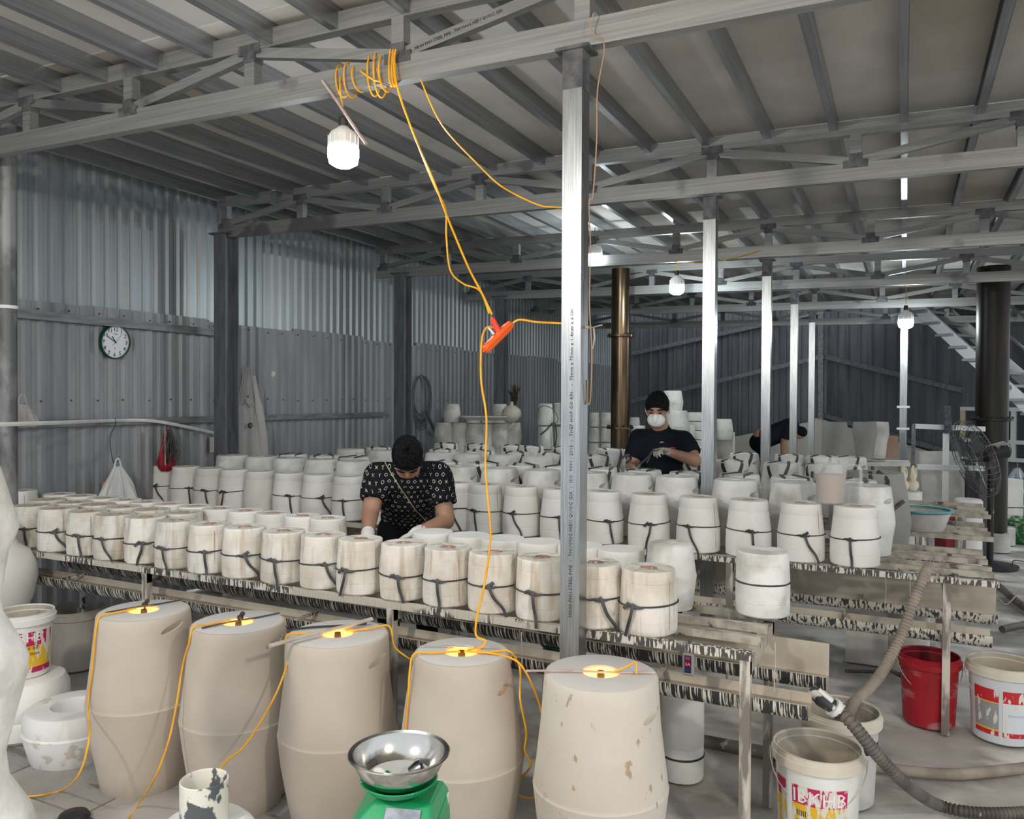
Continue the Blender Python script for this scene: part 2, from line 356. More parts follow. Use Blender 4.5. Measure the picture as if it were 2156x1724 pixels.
# cream rendered base wall, its top stepping down both ways from the corner
tb = MB()
a0 = on_back(1330, 962); a1 = on_back(1734, 882)
a0.y -= .35; a1.y -= .35
for p, q in ((a0, a1),):
    g = [(p.x, p.y, 0), (q.x, q.y, 0), (q.x, q.y, q.z), (p.x, p.y, p.z)]
    g2 = [(x, y+.28, z) for x, y, z in g]; tb.add(g+g2, [(0, 1, 2, 3), (7, 6, 5, 4), (3, 2, 6, 7), (1, 5, 6, 2), (0, 3, 7, 4)])
tag(tb.build('wall_base', PALEWALL), kind='structure')
tb = MB(); p = on_right(1730, 880); q = on_right(2040, 972); n = V((dirR.y, -dirR.x, 0))
g = [V((p.x, p.y, 0)), V((q.x, q.y, 0)), q, p]; g = [v + n*.3 for v in g]; g2 = [v - n*.24 for v in g]
tb.add(g+g2, [(0, 1, 2, 3), (7, 6, 5, 4), (3, 2, 6, 7), (1, 5, 6, 2), (0, 3, 7, 4)])
tag(tb.build('wall_plinth', PALEWALL), kind='structure')

ce = root('ceiling', (0, 0, 0), kind='structure')
SP = .365
pme = MB().box((0, 0, .05), (.004, 14.0, .10)).box((-.018, 0, .002), (.036, 14.0, .004)).box((-.018, 0, .098), (.036, 14.0, .004)).box((-.036, 0, .012), (.003, 14.0, .02)).mesh('purlin', GALVY)
for k in range(-15, 10):
    x = -.014 + SP*k
    o = part('purlin', pme, ce, (x+.018, 7.2, zroof(x)-.10))
bw = SP*3; bme = MB().box((0, 0, .006), (bw-.006, 2.425, .012)).mesh('roof_board', ROOF)
for i in range(-5, 4):
    for j in range(6):
        if i >= 2: continue
        x = -.014 + bw*i + bw/2; o = part('roof_board', bme, ce, (x, .2+2.44*(j+.5), zroof(x)+.001)); o.rotation_euler[1] = .0185

# trusses
def truss(y, label, first=[None], dz=0, x1=4.0):
    x0, sl = -5.20, -.0185
    if first[0] is None:
        r = root('roof_truss', (0, 0, 0), label=label, cat='roof truss', group='steel trusses across the hall')
        def Z(x, z): return (x, 0, z + sl*(x+1.07))
        MB().bar(Z(x0, 2.985), Z(x1, 2.985), .05, .10).build('bottom_chord', GALV, r)
        MB().bar(Z(x0, 3.235), Z(x1, 3.235), .05, .08).build('top_chord', GALV, r)
        xs = [-1.07+.81*k for k in range(-5, 7)]
        for k, x in enumerate(xs):
            m = MB().bar(Z(x, 3.035), Z(x, 3.2), .05, .06, V((1, 0, 0))); m.build('vertical_web', GALV, r)
            top = (k+5) % 2 == 0
            top = (round((x+1.07)/.81) % 2 == 0)
            if k+1 < len(xs):
                xb = xs[k+1]
                a, b = (Z(x+.03, 3.185), Z(xb-.03, 3.05)) if top else (Z(x+.03, 3.05), Z(xb-.03, 3.185))
                MB().bar(a, b, .035, .045).build('diagonal_web', GALV, r)
            MB().box(Z(x, 3.03 if not top else 3.20), (.13, .055, .045)).box(Z(x, 3.055 if not top else 3.175), (.068, .056, .07)).build('weld_patch', GUSS, r)
        first[0] = r
    else:
        src = first[0]; r = src.copy(); COL.objects.link(r)
        for ch in src.children: c = ch.copy(); COL.objects.link(c); c.parent = r
        r['label'] = label
    r.location = (0, y, dz); return r
YT = [2.76, 4.95, 7.2, 9.2, 11.2, 13.3]
TL = ['steel truss nearest the camera, wrapped with yellow cord near the hanging bulb',
      'second steel truss back, resting on the clean silver post behind the pots',
      'third steel truss back, crossing above the masked man',
      'fourth steel truss back, just behind the third, above the far lit bulb',
      'fifth steel truss back, crossing in front of the steel staircase top',
      'farthest steel truss, close to the dark back wall']
trs = [truss(y, l, dz=-.012*(y-2.75)) for y, l in zip(YT, TL)]
t1 = trs[0]
def rotm(xa, ya, loc):
    xa = V(xa).normalized(); ya = V(ya).normalized(); za = xa.cross(ya); return Matrix.Translation(V(loc)) @ Matrix((xa, ya, za)).transposed().to_4x4()
dd = V((.75, 0, .135))
text_obj('printed_lettering', 'MINH PHU STEEL PIPE - THUONG HIEU QUOC GIA', .018, INKT, t1, rotm(dd, V((0, 0, 1)) - dd*(.135/dd.length_squared), (-1.60, -.019, 3.104)))

# posts along the middle
PTXT = 'MINH PHU STEEL PIPE  -  THUONG HIEU QUOC GIA  -  ISO  9001 : 2015  -  THEP HOP CO KN.   -  75mm x 75mm x 1.4mm x 6.0m'
pl = ['silver square steel post standing between the clay barrels, printed with black lettering',
      'silver square steel post right behind the big front one, rising from the white moulds',
      'bright slim steel post beside the bending worker, nearer of the two',
      'bright slim steel post hiding the bending worker neck',
      'narrow steel post between bending worker and the grey tall vases']
PX = [(-1.087, 2.725), (-1.075, 4.93), (-1.08, 7.22), (-1.09, 9.25), (-1.10, 11.25)]
for i, (x, y) in enumerate(PX):
    r = root('steel_post', (x, y, 0), label=pl[i], cat='steel post', group='square posts carrying the trusses')
    h = 2.92 - .012*(y-2.75)
    MB().box((0, 0, h/2+.003), (.075, .075, h-.006)).build('shaft', POSTM, r)
    MB().box((0, 0, h-.006), (.13, .10, .012)).box((0, 0, h-.08), (.078, .078, .14)).build('cap_plate', GUSS, r)
    MB().box((0, 0, .004), (.10, .10, .008)).build('base_plate', GUSS, r)
    if i == 0:
        text_obj('printed_lettering', PTXT, .0185, INKT, r, rotm((0, 0, 1), (-1, 0, 0), (.004, -.0382, .85)), align='LEFT', space=1.08)
# dark wall columns with cap plates
for (px, y, lb) in ((477, 4.95, 'dark grey wall column beside the hanging coat'), (848, 7.2, 'dark grey wall column beside the coiled cable'), (1055, 9.2, 'dark grey wall column behind the stacked old moulds')):
    p = at(px, 843, Y=y); r = root('wall_column', (p.x, y, 0), label=lb, cat='steel column', group='dark columns along the wall')
    h = 3.03 - .012*(y-2.75)
    MB().box((0, 0, h/2), (.012, .14, h)).build('web_plate', DCOL, r)
    for s in (-1, 1): MB().box((0, s*.07, h/2), (.13, .010, h)).build('flange_plate', DCOL, r)
    MB().box((0, 0, h+.006), (.2, .2, .012)).build('cap_plate', GUSS, r)
# round pipe at the near corner
p = at(15, 843, Y=2.95); r = root('wall_pipe', (p.x, 2.95, 0), label='thick round steel pipe standing at the wall corner, white conduit tied to it', cat='steel pipe')
MB().lathe([(.055, 0), (.055, 3.35)], 24).build('shaft', mat('patchy_grey_pipe', (.13, .13, .13), (.30, .30, .30), 2.5, .5, .5, st=(3, 3, 1.3), con=(.42, .58)), r)
MB().lathe([(.061, 2.17), (.061, 2.19)], 24).build('wire_tie', WHITEP, r)
# thin far post with brackets
p = at(1903, 760, Y=12.3); r = root('thin_post', (p.x, 12.3, 0), label='thin pale post under the farthest bulb with small cross brackets', cat='steel post')
MB().box((0, 0, 1.55), (.09, .09, 3.1)).build('shaft', POSTM, r)
for z in (.8, 1.25, 1.55): MB().box((0, -.05, z), (.16, .02, .03)).build('bracket', ALU, r)

# flues
def flue(px, py, y, rad, h, m, zs, label):
    p = at(px, py, Y=y); r = root('flue_pipe', (p.x, y, 0), label=label, cat='flue pipe')
    MB().lathe([(rad, 0), (rad, h)], 32).build('shaft', m, r)
    for z in zs:
        f = MB().lathe([(rad+.002, z-.02), (rad+.05, z-.015), (rad+.05, z+.01), (rad+.002, z+.015)], 32)
        for a in range(8): f.box((cos(a*pi/4)*(rad+.035), sin(a*pi/4)*(rad+.035), z+.015), (.02, .02, .03))
        f.build('flange', m, r)
    return r
flue(1306, 800, 8.9, .108, 3.16, FLUE, (1.31, 2.38), 'shiny bronze coloured flue pipe left of the masked man')
flue(2089, 800, 10.25, .163, 3.12, FLUED, (1.44,), 'thick black flue pipe behind the floor fan')

# ------------------------------------------------------------ stairs
def stairs():
    A = at(1925, 640, T=11.6); B = at(2190, 880, T=10.1)
    r = root('steel_staircase', (B.x, B.y, 0), label='galvanised steel stairs rising behind the black flue', cat='staircase')
    o = r.location; side = V((.38, .62, 0))
    A2, B2 = A+side, B+side
    for a, b in ((A, B), (A2, B2)): MB().bar(*rel([a, b], o), .05, .16).build('stringer', ALU, r)
    for k in range(9):
        t = (k+.6)/9; p = A.lerp(B, t); q = A2.lerp(B2, t)
        MB().bar(*rel([p+V((0, 0, -.02))-side*.15, q+V((0, 0, -.02))], o), .22, .035).build('tread', GALV, r)
    MB().bar(*rel([B, V((B.x, B.y, 0))], o), .09, .09).build('leg', POSTM, r)
    for h in (.42, .85):
        up = V((0, 0, h)); MB().bar(*rel([A2+up, B2+up], o), .03, .03).build('handrail', POSTM, r)
    for t in (.1, .55, .95): 
        p = A2.lerp(B2, t); MB().bar(*rel([p, p+V((0, 0, .86))], o), .03, .03).build('baluster', POSTM, r)
stairs()

# ------------------------------------------------------------ racks and gutters
def rack(x0, x1, ys, legs, label, ztop=.78, rm=None, rm2=None):
    rm = rm or RAIL; rm2 = rm2 or rm
    r = root('mould_rack', ((x0+x1)/2, ys[0], 0), label=label, cat='rack', group='steel racks holding the moulds'); o = r.location
    for y in ys: 
        mb = MB().bar(V((x0, y, ztop-.015))-o, V((x1, y, ztop-.015))-o, .008, .03).bar(V((x0, y+.012, ztop-.003))-o, V((x1, y+.012, ztop-.003))-o, .028, .005)
        mb.build('rail', rm if y == ys[0] else rm2, r)
    for x in legs:
        MB().bar(V((x, ys[0]-.004, ztop-.055))-o, V((x, ys[-1]+.02, ztop-.055))-o, .035, .05).build('cross_bar', rm2, r)
        for y in (ys[0]+.01, ys[-1]): MB().bar(V((x, y, 0))-o, V((x, y, ztop-.03))-o, .035, .035).build('leg', LEGM, r)
    return r
rack(-4.80, -.46, [2.80, 3.00, 3.16, 3.34], [-3.46, -1.95, -.48], 'nearest steel rack, carrying the dirty strapped moulds', rm2=RAIL2)
rack(-5.36, .42, [4.44, 4.66, 4.80, 5.02, 5.12, 5.32], [-4.6, -2.6, -.85, .20], 'middle steel rack with clean strapped moulds and the jug', rm2=RAIL2)
rack(-5.30, .52, [5.86, 6.08, 6.26, 6.50], [-4.6, -2.2, .10], 'steel rack holding the teal rimmed basin', rm=RAIL2)
rack(-4.9, .60, [6.98, 7.2, 7.45, 7.7], [-4.2, -1.7, .42], 'farthest steel rack, with red box beyond its end', rm=RAIL2)
def gutter(x0, x1, y, z0, z1, rad, label, m=DRIP, back=0., slip=True, rb=0):
    """open half pipe: centre line from (x0,y,z0) to (x1,y,z1); back = raised far side"""
    r = root('drain_gutter', ((x0+x1)/2, y, (z0+z1)/2), label=label, cat='gutter', group='splashed drain gutters under the racks'); o = r.location
    n = 14; rows = []; rin = []
    for x, z in ((x0, z0), (x1, z1)):
        a = [V((x, y+cos(pi+pi*j/n)*rad, z+sin(pi+pi*j/n)*rad))-o for j in range(n+1)]
        if back: a.append(V((x, y+rad+.005, z+back))-o)
        b = [V((x, y+cos(pi+pi*j/n)*(rad-.006), z+sin(pi+pi*j/n)*(rad-.006)+.001))-o for j in range(n+1)]
        if back: b.append(V((x, y+rad-.003, z+back))-o)
        rows.append(a); rin.append(b)
    mb = MB().sheet(rows); mb.build('shell', m, r)
    mb = MB().sheet([rin[1], rin[0]])
    e = len(rows[0])-1
    for k in (0, e): mb.add([rows[0][k], rows[1][k], rin[1][k], rin[0][k]], [(0, 1, 2, 3)])
    for q in (0, 1):
        for k in range(e): mb.add([rows[q][k], rows[q][k+1], rin[q][k+1], rin[q][k]], [(0, 1, 2, 3) if q else (3, 2, 1, 0)])
    mb.build('lining', SLIPL, r)
    if slip:
        zz = -rad*.45; w_ = rad*.86
        MB().add([V((x0, y-w_, z0+zz))-o, V((x1, y-w_, z1+zz))-o, V((x1, y+w_, z1+zz))-o, V((x0, y+w_, z0+zz))-o], [(0, 1, 2, 3)]).build('slip', SLIPM, r)
    for t in (.12, .5, .88):
        x = x0+(x1-x0)*t; z = z0+(z1-z0)*t
        MB().box(V((x, y, z+rad*.05))-o, (.02, rad*2.0+.02, .008)).build('hanger', RAIL, r)
    return r
gutter(-4.7, -.28, 2.90, .635, .615, .070, 'splashed black gutter along the front of the nearest rack')
gutter(-4.7, -.25, 3.24, .64, .61, .068, 'splashed black gutter with a tall caked back edge under the nearest rack', back=.09)
gutter(-5.2, .40, 4.56, .50, .50, .072, 'caked gutter below the clean strapped moulds, above the red bucket', m=DRIPH)
gutter(-5.2, .47, 5.06, .50, .49, .070, 'caked gutter with tall beige back edge behind the red bucket', m=DRIPH, back=.13)
gutter(-4.8, .25, 6.18, .60, .60, .08, 'splashed gutter under the teal rimmed basin', m=DRIP)

# ------------------------------------------------------------ small strapped moulds
def mould_mesh(R, H, taper, wob, m, seed, hole=.028):
    t = taper
    P = [(R*.93, 0), (R*.985, .006), (R, H*.10), (R*1.0, H*.20), (R*.982, H*.206), (R*1.0, H*.212), (R*.995, H*.45), (R*.985-t*.4, H*.60), (R*.975-t*.8, H*.80), (R*.957-t*.8, H*.806), (R*.97-t*.85, H*.812),
         (R*.965-t, H*.965), (R*.955-t, H*.985), (R*.925-t, H*.999), (hole+.010, H), (hole, H-.006), (hole*.9, H-.03), (.001, H-.031)]
    mb = MB().lathe(P, 40, wob=wob, seed=seed)
    return mb.mesh('mould_body', m)
def seam_mesh(R, H, t, hole, seed):
    mb = MB(); r = R*.88-t
    for s in (-1, 1):
        pts = [(s*x, .004*sin(x*60+seed), H+.0005) for x in (hole, hole+.02, r*.6, r)]
        mb.tube(pts, [.004, .003, .0022, .0015], 6, flat=.35)
    mb.lathe([(hole+.004, H-.001), (hole+.001, H+.0010), (hole*.9, H-.028), (.001, H-.029)], 20)
    mb.tube([(r*.99, 0, H-.003), (R*1.0-t*.9, 0, H*.86), (R*1.004-t*.3, 0, H*.5), (R*1.006, 0, H*.1)], .0012, 6)
    return mb.mesh('clay_seam', STAIN)
def strap_mesh(R, z, v, tail=.12):
    random.seed(100+v); mb = MB(); n = 36; tilt = random.uniform(-.06, .06)
    pts = [((R+.0025)*V((cos(2*pi*i/n), sin(2*pi*i/n), 0)) + V((0, 0, z+tilt*R*cos(2*pi*i/n+1.5*v)))) for i in range(n+1)]
    mb.tube(pts, .0042, 6, flat=.7)
    zz = z - tilt*0
    k = V((0, -R-.006, z+tilt*R*cos(-pi/2+1.5*v)))       # knot at -y
    mb.ell(k, (.020, .007, .008)); 
    w1 = random.uniform(.02, .045)*random.choice((-1, 1))
    if v % 3 != 2: mb.tube([k, k+V((w1*.5, -.006, .010)), k+V((w1, -.003, .004+.02*sin(v)))], [.006, .008, .007], 6, flat=.4, up=(0, 1, 0))
    mb.tube(catmull([k+V((-.035, .004, 0)), k+V((-.015, -.002, .004)), k+V((.015, -.002, -.002)), k+V((.035, .004, .002))], 3), .0065, 6, flat=.6)
    L = tail*random.uniform(.7, 1.25); dx = random.uniform(-.03, .035)
    if v % 4 == 1: dx = .08
    P = catmull([k+V((0, -.003, .012)), k+V((dx*.1, -.009, 0)), k+V((dx*.35, -.010, -L*.35)), k+V((dx*.8, -.006, -L*.7)), k+V((dx, -.010, -L))], 4)
    mb.tube(P, [.0055]*3+[.0065]*(len(P)-3), 6, flat=.28, up=(0, 1, 0))
    return mb.mesh('rubber_strap', RUBBER)
R1, H1, R2_, H2 = .107, .235, .123, .308
BD = [mould_mesh(R1, H1, .004, .0055, DIRTY, s) for s in (1, 5, 9, 13)]
BDR = [mould_mesh(R1*.97, H1, .006, .002, CLEAN, s, .03) for s in (2, 6)]
BC = [mould_mesh(R2_, H2, .014, .0022, CLEAN, s) for s in (3, 7, 11)]
SD = seam_mesh(R1, H1, .004, .028, 1); SDR = seam_mesh(R1*.97, H1, .006, .03, 3); SC = seam_mesh(R2_, H2, .014, .028, 2)
STD = [strap_mesh(R1*1.0, H1*.47, v) for v in range(6)]; STC = [strap_mesh(R2_*.985, H2*.47, v, .15) for v in range(6)]
HO = [BDR[0], BDR[1]]
random.seed(11)
def mould(loc, body, seam, strap, label, group, face=None, name='plaster_mould', cat='plaster mould'):
    r = root(name, loc, 0, label, cat, group)
    part('mould_body', body, r, rz=random.uniform(0, 6.28))
    if seam: part('clay_seam', seam, r, rz=random.uniform(-.6, .6))
    if strap:
        a = math.atan2(-loc[0], loc[1])  # turn the knot towards the aisle
        part('rubber_strap', strap, r, rz=a*.75 + random.uniform(-.45, .45))
    return r
ZR = .781
G = 'dirty strapped moulds in the front row of the nearest rack'
f1 = [66, 124, 185, 245, 306, 374, 444, 516, 598, 679, 760, 850, 942, 1038, 1142, 1254, 1366]
ex = {16: 'dirty strapped mould at the open end of the nearest rack, half hiding a taller one', 15: 'dirty strapped mould touching the silver post on its far side', 14: 'dirty strapped mould just before the silver post, with a wide flat black bow',
      0: 'smudged strapped mould nearest the clock wall, front row of nearest rack'}
for i, px in enumerate(f1):
    p = at(px, 1240, Y=2.905)
    lb = ex.get(i, f'dirty strapped mould, {ORD[i]} from the clock wall, front row of nearest rack')
    mould((p.x, 2.905 + random.uniform(-.006, .006), ZR), BD[i % 4], SD, STD[(i*5+2) % 6], lb, G)
G = 'pale mould tops in the rear row of the nearest rack'
r1 = [45, 126, 170, 218, 264, 308, 357, 411, 462, 517, 575, 637, 690, 911, 988, 1060, 1137, 1222, 1308]
for i, px in enumerate(r1):
    p = at(px, 1110, Y=3.325)
    holed = i < 13
    lb = f'{ORD[i]} pale mould from clock wall, nearest rack rear row, ' + ('hole in top' if holed else 'flat top')
    body = BDR[i % 2] if holed else None
    if not holed:
        if 'pl' not in MATS: MATS['pl'] = MB().lathe([(R1*.92, 0), (R1*.98, .006), (R1*.98, H1*.2), (R1*.95, H1*.8), (R1*.94, H1*.88), (R1*.91, H1*.905), (.001, H1*.907)], 40, wob=.002, seed=4).mesh('mould_body', CLEAN)
        body = MATS['pl']
    mould((p.x, 3.325, ZR), body, SDR if holed else None, None, lb, G)
G = 'stained moulds in the middle row of the nearest rack'
for i, px in enumerate([100, 155, 205, 258, 318, 385]):
    p = at(px, 1100, Y=3.11); mould((p.x, 3.115, ZR), BD[(i+1) % 4], SD, None, f'{ORD[i]} stained mould from the clock wall, middle row of nearest rack', G)
# taller double mould behind the end one
p = at(1400, 1230, Y=3.26)
r = mould((p.x+.02, 3.27, ZR), MB().lathe([(R1*.85, 0), (R1*1.0, .12), (R1*1.02, .135), (R1*.98, .15), (R1*.84, .262), (R1*.76, .268), (.03, .268), (.026, .24), (.001, .24)], 40, wob=.002).mesh('mould_body', BARR), None, None, 'taller two part barrel mould peeking behind the end mould of the nearest rack', None)
# lone mould on the rear rail
p = at(1610, 1290, Z=ZR)
r = root('plaster_mould', (p.x-.01, 3.345, ZR), 0, 'lone mould standing on the rear corner of the nearest rack, thin wire round its middle', 'plaster mould')
part('mould_body', mould_mesh(.107, .255, .0, .0025, BARR, 21, .001), r); MB().lathe([(.106, .128), (.1095, .130), (.1095, .134), (.106, .136)], 36).build('rubber_strap', RUBBER, r)
# row of clean strapped moulds
G = 'clean strapped moulds in the front row of the middle rack'
f2 = [343, 392, 442, 494, 548, 609, 670, 735, 815, 890, 963, 1022, 1098, 1178, 1270, 1366, 1470, 1576, 1686, 1800]
for i, px in enumerate(f2):
    p = at(px, 1110, Y=4.57)
    lb = {19: 'clean strapped mould at the open end of the middle rack, next to the basin', 18: 'clean strapped mould carrying one side of the jug of slip', 8: 'clean strapped mould half hidden by the patterned shirt, nearer the clock wall',
          9: 'clean mould hidden behind the man in the patterned shirt', 13: 'clean strapped mould partly covered by the big silver post', 4: 'clean mould without a strap in the middle rack front row'}.get(i, f'clean white strapped mould, {ORD[i]} from the clock wall, front row of middle rack')
    mould((p.x, 4.57, ZR), BC[i % 3], SC if i > 8 else None, None if i == 4 else STC[(i*7+1) % 6], lb, G)

# ------------------------------------------------------------ big barrel moulds
def barrel_proto(m, slot=True, seed=0, R=.15, H=.385):
    P = [(R*.80, 0), (R*.84, .006), (R*.90, H*.2), (R*.985, H*.46), (R*.965, H*.47), (R*.985, H*.48), (R*.95, H*.62), (R*.86, H*.90), (R*.83, H*.975), (R*.79, H), (R*.22, H), (R*.18, H-.03), (.001, H-.03)]
    o = MB().lathe(P, 40, wob=.003, seed=seed, caps=True).build('mould_body', m)
    if slot:
        c = MB(); a = radians(-28); d = V((cos(a), sin(a), 0)); t = V((-sin(a), cos(a), .0)); ctr = d*R*.90 + V((0, 0, H*.80))
        rot = Matrix((d, (t + V((0, 0, .12))).normalized(), V((0, 0, 1)))).transposed()
        c.ell(ctr, (.05, .042, .014), rot, 20, 10); carve(o, [c])
        for p in o.data.polygons: p.use_smooth = True
        o.data.set_sharp_from_angle(angle=radians(34))
    me = o.data; bpy.data.objects.remove(o); return me
BB = [barrel_proto(BARR, True, s) for s in (1, 6, 12)]
def vstrap(v, R=.15, H=.385):
    random.seed(40+v); mb = MB()
    def surf(a, z):
        if z >= H: r = 0
        prof = [(R*.90, H*.2), (R*.99, H*.47), (R*.95, H*.62), (R*.86, H*.90), (R*.82, H*.965), (R*.75, H)]
        for (r0, z0), (r1_, z1) in zip(prof, prof[1:]):
            if z <= z1: t = (z-z0)/(z1-z0); r = r0+(r1_-r0)*t; break
        else: r = R*.75
        return V((cos(a)*(r+.004), sin(a)*(r+.004), z))
    fr = -pi/2 + random.uniform(-.35, .35)
    low = .52 + random.uniform(-.06, .1)
    def rib(pts, nrm, w_=.012, t=.0022):
        vs = []
        for i, (p, n) in enumerate(zip(pts, nrm)):
            d = (pts[min(i+1, len(pts)-1)]-pts[max(i-1, 0)]).normalized(); s = d.cross(n).normalized()
            vs += [p - s*w_, p + s*w_, p + s*w_ + n*t, p - s*w_ + n*t]
        fs = []
        for i in range(len(pts)-1):
            for j in range(4): fs.append((i*4+j, i*4+(j+1) % 4, (i+1)*4+(j+1) % 4, (i+1)*4+j))
        mb.add(vs, fs)
    for s in (-1, 1):
        pts = []; nr = []
        for k in range(6):
            t = k/5; a = fr + s*(.06+.62*t); z = H*(low+(1-low)*t*.985); q = surf(a, z); pts.append(q); nr.append(V((cos(a), sin(a), .25)).normalized())
        e = pts[-1].copy(); far = surf(fr+pi-s*.35, H*.985)
        q0 = V((e.x*.95, e.y*.95, H+.004)); q1 = V((far.x*.93, far.y*.93, H+.004))
        for k in range(4): pts.append(q0.lerp(q1, k/3)); nr.append(V((0, 0, 1)))
        pts.append(far + V((0, 0, -.01))); nr.append(V((far.x, far.y, .1)).normalized())
        rib(pts, nr, .011+.002*(v % 2))
    q = surf(fr, H*low); n = V((cos(fr), sin(fr), 0)); mb.ell(q+n*.006, (.016, .016, .014))
    if v % 3 == 0: rib([q+n*.01, q+n*.02+V((.01, 0, .05)), q+n*.02+V((.015, 0, .12))], [n]*3, .010)
    if v % 3 == 1: rib([q+n*.01, q+n*.014+V((-.012, 0, -.05)), q+n*.008+V((-.02, 0, -.12))], [n]*3, .009)
    return mb.mesh('rubber_strap', RUBBER)
VS = [vstrap(v) for v in range(6)]
random.seed(21)
def barrels(pxs, y, z, label, group, strap, holdout=()):
    for i, px in enumerate(pxs):
        p = at(px, 960, Y=y)
        r = root('barrel_mould', (p.x, y + random.uniform(-.02, .02), z), 0, label(i), 'barrel mould', group)
        base = math.atan2(-p.x, y)
        part('mould_body', BB[i % 3], r, rz=base + random.uniform(-.25, .15))
        if strap: part('rubber_strap', VS[(i*5+int(y)) % 6], r, rz=base + random.uniform(-.3, .3))
barrels([492, 550, 612, 675, 744, 968, 1052, 1140, 1240, 1330, 1424, 1550, 1672, 1826], 4.90, ZR,
        lambda i: f'{ORD[i]} unstrapped barrel mould from the hanging coat, second row of middle rack' if i < 13 else 'unstrapped barrel mould directly behind the end mould, beside the basin', 'plain barrel moulds in the second row of the middle rack', False)
barrels([618, 680, 745, 945, 1020, 1098, 1180, 1270, 1352, 1450, 1556, 1668, 1800], 5.22, ZR,
        lambda i: f'{ORD[i]} strapped barrel mould from the hanging coat, third row of middle rack', 'strapped barrel moulds in the third row of the middle rack', True)
barrels([737, 803, 925, 988, 1058, 1130], 5.98, ZR, lambda i: f'{ORD[i]} plain barrel mould from the hanging coat, front row of the basin rack', 'plain barrel moulds behind the masked man row', False)
barrels([798, 930, 1010, 1085, 1160, 1258, 1462, 1540, 1645, 1735], 6.36, ZR, lambda i: f'{ORD[i]} strapped barrel mould from the dark wall columns, rear row of basin rack', 'strapped barrel moulds in the rear row of the basin rack', True)
barrels([940, 1002, 1076, 1120, 1188, 1285, 1340, 1478, 1566, 1660, 1730, 1790], 7.25, ZR, lambda i: f'{ORD[i]} strapped barrel mould from the coiled cable, on the farthest rack', 'strapped barrel moulds on the farthest rack', True)
# big grey mould with crossed straps beyond the jug
p = at(1838, 1000, Y=5.3); r = root('barrel_mould', (p.x, 5.55, .45), 0, 'extra large grey mould with crossed black straps beyond the jug handle', 'barrel mould')
o = MB().lathe([(.15, 0), (.19, .2), (.215, .42), (.215, .44), (.19, .62), (.165, .74), (.03, .745), (.001, .745)], 40, wob=.003).build('mould_body', DARKVASE, r)
mb = MB()
mb.tube(catmull([(-.12, -.17, .70), (-.04, -.20, .56), (.03, -.205, .46), (.10, -.19, .52), (.17, -.13, .58)], 4), .012, 6, flat=.35, up=(0, 1, 0))
mb.tube(catmull([(-.02, -.15, .755), (.0, -.20, .66), (.05, -.19, .60), (.08, -.17, .70), (.02, -.12, .755)], 4), .012, 6, flat=.35, up=(0, 1, 0))
mb.build('rubber_strap', RUBBER, r)
MB().box((0, 0, -.24), (.3, .3, .42)).build('support_block', OLDPL, r)

# ------------------------------------------------------------ jug of slip
p = at(1745, 1060, Z=1.10)
r = root('measuring_jug', (p.x, 4.60, ZR+H2+.001), 0, 'frosted plastic jug half full of brown slip, standing on two moulds', 'jug'); r.scale = (1.12, 1.12, .98)
prof = [(.060, 0), (.064, .005), (.076, .235), (.084, .245), (.0815, .247), (.073, .236), (.061, .008), (.001, .006)]
MB().lathe(prof, 36).build('jug_body', MILK, r)
MB().lathe([(.0575, .0085), (.0585, .01), (.0675, .160), (.001, .161)], 36).build('slip', COCOA, r)
MB().tube(catmull([(.075, 0, .215), (.10, -.01, .218), (.128, -.02, .205), (.135, -.022, .17), (.134, -.022, .10), (.13, -.02, .06)], 5), .011, 8, flat=.7).build('handle', MILK, r)
# teal basin
p = at(1937, 1118, Z=ZR)
r = root('round_basin', (p.x, 6.0, ZR), 0, 'round pale basin with a teal rim standing on a rack', 'basin')
MB().lathe([(.14, 0), (.145, .004), (.185, .12), (.178, .12), (.138, .012), (.001, .010)], 40).build('bowl', OLDPL, r)
MB().lathe([(.178, .118), (.182, .138), (.205, .140), (.207, .130), (.187, .122)], 40).build('rim', TEALP, r)

